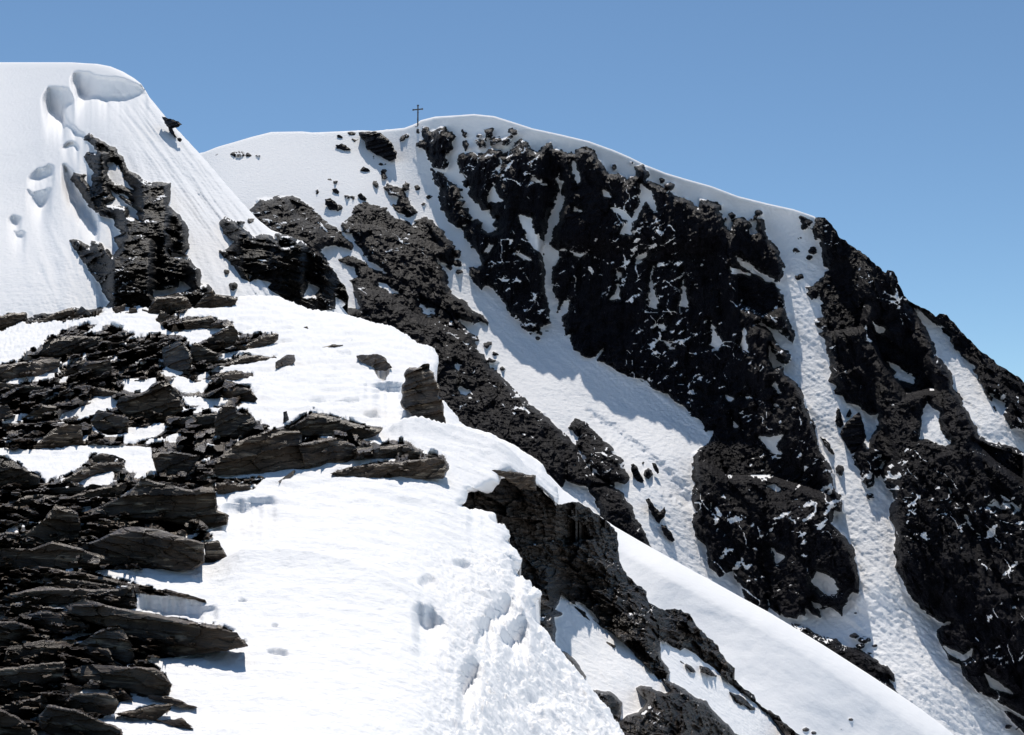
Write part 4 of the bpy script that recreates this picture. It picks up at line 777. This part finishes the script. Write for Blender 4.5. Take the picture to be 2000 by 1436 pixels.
def rock_thing(name, label, cat, outline, depth, thick=0.6, rough=2.0, seed=1, mat=None, group=None, lean=None, sink=0.0, rug=1.0):
    """a broken block of layered rock: flat chipped planes over an outline, strata, closed back"""
    r = random.Random(seed * 31 + 5)
    p = np.array(outline, float)
    u0, u1 = p[:, 0].min(), p[:, 0].max(); v0, v1 = p[:, 1].min(), p[:, 1].max()
    # where the lower edge meets the ground, left and right
    lo = []
    dens = chain(outline, 0, 1)
    for i in range(8):
        a0 = u0 + (u1 - u0) * i / 8; a1 = u0 + (u1 - u0) * (i + 1) / 8
        q = dens[(dens[:, 0] >= a0) & (dens[:, 0] <= a1)]
        if len(q): lo.append(q[q[:, 1].argmax()])
    lo = np.array(lo); gd = depth(lo[:, 0], lo[:, 1])
    kf = np.polyfit(lo[:, 0], gd, 1) if u1 - u0 > 10 else np.array([0, gd.min()])
    res = (gd - np.polyval(kf, lo[:, 0])).min() * 0.3
    la, lb = (u0, v1), (u1, v1)
    ya = float(np.polyval(kf, u0) + res); yb = float(np.polyval(kf, u1) + res)
    Yc = (ya + yb) / 2; m = Yc / F
    Wm, Hm = (u1 - u0) * m, (v1 - v0) * m
    size = max(u1 - u0, v1 - v0); step = min(1.9, max(0.9, size / 60))
    T = thick * min(Hm, Wm) + 0.25 * max(Hm, Wm) * 0.5
    uc, vc = p[:, 0].mean(), p[:, 1].mean()
    planes = []
    for i in range(11):
        if i == 0: th = math.pi / 2 + r.uniform(-.25, .25); g = r.uniform(1.8, 3.0)      # broad top face
        elif i == 1: th = math.pi / 2 + r.uniform(-.9, .9); g = r.uniform(0.7, 1.4)
        elif i < 4: th = -math.pi / 2 + r.uniform(-.8, .8); g = r.uniform(0.05, 0.35)
        else: th = r.uniform(0, 2 * math.pi); g = r.uniform(0.3, 1.3) * (0.35 + 0.65 * abs(math.sin(th)))
        dx, dy = math.cos(th), math.sin(th)
        a = (p[:, 0] - uc) * m; b = -(p[:, 1] - vc) * m
        sup = (a * dx + b * dy).max()
        planes.append((dx, dy, g, sup * r.uniform(0.75, 1.0), r.uniform(0.0, 0.25) * T * (i > 3)))
    sx = (r.uniform(0.12, 0.5) if vc < 985 else r.uniform(-0.35, 0.12)) if lean is None else lean
    def surf(U, V, D, us, vs):
        slope = (yb - ya) / max(lb[0] - la[0], 6)
        Y0 = ya + (U - la[0]) * slope
        Y0 = np.clip(Y0, min(ya, yb) - 0.3, max(ya, yb) + 0.3)
        a = (U - uc) * m; b = -(V - vc) * m
        P0 = at(U, V, Yc + 0 * U)
        wob = 0.06 * Hm * fbm(P0[..., 0] / (0.3 * Wm + .1), P0[..., 2] / (0.3 * Hm + .1), 0 * U, 3, seed)
        d = np.full(U.shape, -T) - 0.10 * T * a / (Wm + .01)
        for dx, dy, g, sup, c in planes:
            d = np.maximum(d, g * (a * dx + b * dy - sup) - c + wob)
        d = np.minimum(d, T * 0.3)
        # layers, following the bedding
        q = (P0[..., 2] * 1.0 - P0[..., 0] * sx) / max(0.03 * Yc ** 0.5, 0.10 * Hm ** 0.8)
        q = q + 0.7 * fbm(P0[..., 0] / (0.5 * Hm + .1), P0[..., 2] / (0.5 * Hm + .1), 0 * U, 3, seed + 3)
        st = q - np.floor(q)
        lay = np.floor(q).astype(np.int64)
        off = GR[PERM[(lay + seed * 7) & 4095]][..., 0]
        amp = (0.10 * T + 0.01) * rug
        fine = fbm(P0[..., 0] * 3.0 / (Yc ** .5 * .3), P0[..., 2] * 8.0 / (Yc ** .5 * .3), 0 * U, 4, seed + 9, 0.6)
        cel = cells(P0[..., 0] / (0.28 * Hm + .12) + .3 * fine, P0[..., 2] / (0.16 * Hm + .05), seed % 50)
        d = d - amp * (0.9 * off + 0.7 * (1 - st)) - 0.35 * amp * fine - amp * 0.9 * cel
        e = np.clip(D / 3.0, 0, 1)
        d = d * (0.35 + 0.65 * e) + (1 - e) * 0.02 * T
        Y = Y0 + d - 0.02 * Yc ** .5 - sink
        P = at(U, V, Y)
        return P, {'rock': np.ones(U.shape)}
    big = size > 60
    out = chain(outline, min(rough, size * 0.035 * rug), seed, seg=3.0, wl=max(5.0, size * 0.12))
    bk = T * 0.9 + 0.05
    o = sheet(name, out, step, surf, [mat or M_SLAB], back=(bk * 0.35, bk, bk * 1.25), drop=(0, 0.02 * min(Hm, Wm), 0.05 * min(Hm, Wm)), tuck=min(2.0, min(u1 - u0, v1 - v0) * 0.035), smooth_flag=False)
    return tag(o, label, cat, group)
CATS = {'slab': 'rock slab', 'block': 'rock block', 'boulder': 'boulder', 'stone': 'stone'}
for i, (k, lab, pts) in enumerate(SLABS):
    rock_thing({'slab': 'flat_rock', 'block': 'rock_block', 'boulder': 'boulder', 'stone': 'stone'}[k], lab, CATS[k], pts, near_depth, thick=0.75 if k in ('block', 'boulder') else 0.6, rough=2.6, seed=i + 1)

# ---- crags and pinnacles standing apart on the far mountain and the buttress
far_depth, left_depth, cliff_depth = Depth(FAR_Y), Depth(LEFT_Y), Depth(CLIFF_Y)
CRAGS = [
 ('dark rock island in the snow shoulder left of the summit cross', far_depth, [(700,258),(735,256),(752,266),(765,280),(775,298),(774,310),(760,315),(748,308),(732,301),(715,290),(712,275),(703,268)]),
 ('small mottled rock island left of the big dark one on the snow shoulder', far_depth, [(655,284),(668,280),(678,287),(686,293),(672,294),(658,290)]),
 ('small lens shaped rock near the top of the snow shoulder', far_depth, [(657,265),(663,263),(670,268),(667,271),(660,269)]),
 ('small rock cluster in the middle of the snow shoulder', far_depth, [(703,333),(710,325),(718,329),(723,334),(712,337)]),
 ('rounded dark crag above the middle cliffs with snow all round', far_depth, [(634,389),(645,387),(655,394),(661,403),(658,410),(645,411),(635,400)]),
 ('low crag beside a small blue shadow above the middle cliffs', far_depth, [(648,369),(657,368),(663,375),(660,380),(653,378)]),
 ('slanting dark crag just above the middle cliffs', far_depth, [(698,382),(705,377),(716,388),(714,393),(704,391)]),
 ('tall narrow crag with two knobs low in the wide snow gully', far_depth, [(1232,908),(1238,905),(1244,911),(1251,925),(1258,939),(1254,945),(1247,943),(1238,932),(1233,920)]),
 ('small round crag between two others in the wide snow gully', far_depth, [(1261,921),(1267,918),(1271,925),(1268,934),(1262,930)]),
 ('thin crag at the right of the three in the wide snow gully', far_depth, [(1273,904),(1280,905),(1285,914),(1288,924),(1284,926),(1277,917)]),
 ('forked crag below the three in the wide snow gully', far_depth, [(1261,975),(1267,973),(1278,990),(1290,1000),(1297,990),(1302,998),(1298,1010),(1290,1017),(1288,1024),(1278,1014),(1269,996)]),
 ('lowest oval crag in the wide snow gully', far_depth, [(1290,1024),(1300,1027),(1311,1040),(1318,1056),(1312,1060),(1301,1050),(1293,1038)]),
 ('large dark pinnacle standing in the right snow gully', far_depth, [(1678,805),(1683,815),(1688,835),(1692,856),(1680,872),(1665,890),(1657,878),(1650,865),(1640,848),(1646,835),(1655,823),(1668,812)]),
 ('small pointed rock at the left of the large pinnacle', far_depth, [(1635,797),(1640,800),(1645,820),(1649,831),(1640,836),(1631,824),(1635,812)]),
 ('tiny spike between the small pointed rock and the large pinnacle', far_depth, [(1660,798),(1664,808),(1658,816),(1652,814),(1656,804)]),
 ('oval rock below the bend of the right snow gully', far_depth, [(1603,855),(1612,857),(1620,867),(1628,887),(1622,884),(1610,870)]),
 ('pair of joined rocks under the right end of the snow crest', far_depth, [(1563,423),(1575,426),(1588,432),(1586,439),(1576,439),(1568,447),(1564,436)]),
 ('dark beak of rock sticking out against the sky on the left snow mound', left_depth, [(316,228),(326,230),(336,233),(345,237),(355,242),(349,248),(338,251),(342,262),(346,270),(334,262),(326,246)]),
 ('tiny dark rock on the skyline under the beak of rock', left_depth, [(346,270),(352,269),(356,273),(352,278),(347,275)]),
]
for i, (lab, dep, pts) in enumerate(CRAGS):
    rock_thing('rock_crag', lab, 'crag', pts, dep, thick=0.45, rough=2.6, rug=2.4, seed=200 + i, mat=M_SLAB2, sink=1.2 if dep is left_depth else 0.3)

# ---- loose stones: a few broken shapes, copied
def stone_mesh(seed):
    import bmesh
    r = random.Random(seed); bm = bmesh.new()
    bmesh.ops.create_icosphere(bm, subdivisions=3, radius=1.0)
    pl = []
    for i in range(13):
        n = Vector((r.gauss(0, 1), r.gauss(0, 1), r.gauss(0, 1))).normalized(); pl.append((n, r.uniform(0.35, 0.75)))
    k = Vector((1.0, r.uniform(0.6, 0.9), r.uniform(0.3, 0.55)))
    for v in bm.verts:
        c = v.co.copy()
        for n, d in pl:
            q = c.dot(n) - d
            if q > 0: c -= n * q
        c += Vector((r.gauss(0, 1), r.gauss(0, 1), r.gauss(0, 1))) * 0.02
        v.co = Vector((c.x * k.x, c.y * k.y, c.z * k.z)) * 1.7
    me = bpy.data.meshes.new('stone'); bm.to_mesh(me); bm.free(); me.materials.append(M_SLAB)
    return me
STONES = [stone_mesh(s) for s in range(8)]
rr = random.Random(3)
def within(u, v, polys):
    for P in polys:
        c = False; n = len(P)
        for i in range(n):
            x0, y0 = P[i][:2]; x1, y1 = P[(i + 1) % n][:2]
            if (y0 > v) != (y1 > v) and u < (x1 - x0) * (v - y0) / (y1 - y0) + x0: c = not c
        if c: return True
    return False
OUTL = [q[2] for q in SLABS]
for i, (k, lab, pts) in enumerate(SLABS):
    if len(lab.split()) > 12: continue
    x = [q[0] for q in pts]; y = [q[1] for q in pts]
    u0, u1, v0, v1 = min(x), max(x), min(y), max(y)
    for word, u, v in (('left of', u0 - 5, v1 - 3), ('right of', u1 + 6, v1 - 2), ('below', (u0 + u1) / 2 + rr.uniform(-9, 9), v1 + 6), ('above', (u0 + u1) / 2 + rr.uniform(-.2, .2) * (u1 - u0), v0 - 4)):
        if u < 4 or v > 1425 or not within(u, v, NEAR_ROCK) or within(u, v, NEAR_SNOW) or within(u, v, OUTL): continue
        Y = float(near_depth(np.array([u]), np.array([v + 3.]))[0])
        s = rr.uniform(6, 7 + (v - 560) / 70.0) * Y / F
        o = bpy.data.objects.new('loose_stone', STONES[rr.randrange(8)]); C.collection.objects.link(o)
        o.location = Vector(at(np.array([u]), np.array([v]), np.array([Y]))[0])
        o.scale = (s, s, s); o.rotation_euler = (rr.uniform(-.4, .4), rr.uniform(-.35, .35), rr.uniform(0, 6.28))
        tag(o, 'stone %s the %s' % (word, lab), 'stone', 'loose stones among the foreground rocks')

# ---- summit cross
def box_part(name, size, loc, mat, parent, rot=(0, 0, 0), taper=1.0):
    import bmesh
    bm = bmesh.new(); bmesh.ops.create_cube(bm, size=1)
    for v in bm.verts:
        k = taper if v.co.z > 0 else 1.0
        v.co = Vector((v.co.x * size[0] * k, v.co.y * size[1] * k, v.co.z * size[2]))
    bmesh.ops.bevel(bm, geom=bm.edges[:], offset=min(size) * 0.12, segments=2, affect='EDGES')
    me = bpy.data.meshes.new(name); bm.to_mesh(me); bm.free(); me.materials.append(mat)
    o = bpy.data.objects.new(name, me); C.collection.objects.link(o); o.parent = parent; o.location = loc; o.rotation_euler = rot
    return o
mw, n_, b_ = new_mat('weathered_wood')
tc = N(n_, 'ShaderNodeTexCoord'); mp = N(n_, 'ShaderNodeMapping'); mp.inputs['Scale'].default_value = (9, 9, 1.2); n_.links.new(tc.outputs['Object'], mp.inputs[0])
tx = N(n_, 'ShaderNodeTexNoise', Scale=2.0, Detail=6.0); n_.links.new(mp.outputs[0], tx.inputs['Vector'])
cr = N(n_, 'ShaderNodeValToRGB'); cr.color_ramp.elements[0].color = (0.02, 0.018, 0.018, 1); cr.color_ramp.elements[1].color = (0.10, 0.085, 0.075, 1)
n_.links.new(tx.outputs[0], cr.inputs[0]); n_.links.new(cr.outputs[0], b_.inputs['Base Color']); b_.inputs['Roughness'].default_value = 0.7
mi, _, bi_ = new_mat('galvanised_iron'); bi_.inputs['Base Color'].default_value = (0.12, 0.12, 0.13, 1); bi_.inputs['Metallic'].default_value = 0.8; bi_.inputs['Roughness'].default_value = 0.5
cY = float(far_depth(np.array([816.]), np.array([241.]))[0]) - 0.6
base = at(np.array([816.]), np.array([243.]), np.array([cY]))[0]; mpx = cY / F
cross = bpy.data.objects.new('summit_cross', None); C.collection.objects.link(cross); cross.location = Vector(base)
tag(cross, 'dark wooden cross standing against the sky on the snowy summit ridge', 'cross')
Hc = 39 * mpx; cross.rotation_euler = (0, 0, math.radians(-48))
box_part('post', (0.30, 0.26, Hc + 1.5), (0, 0, Hc / 2 - 0.75), mw, cross, taper=0.85)
arm = box_part('crossbeam', (31 * mpx, 0.22, 0.26), (0, -0.06, Hc * 0.79), mw, cross, rot=(0, math.radians(11), 0))
box_part('beam_cap', (0.16, 0.34, 0.40), (-15.5 * mpx, 0, 0), mi, arm); box_part('beam_cap', (0.16, 0.34, 0.40), (15.5 * mpx, 0, 0), mi, arm)
box_part('post_cap', (0.42, 0.38, 0.34), (0, 0, Hc), mi, cross)
for t in (0.28, 0.62): box_part('clamp', (0.36, 0.32, 0.12), (0, 0, Hc * t), mi, cross)
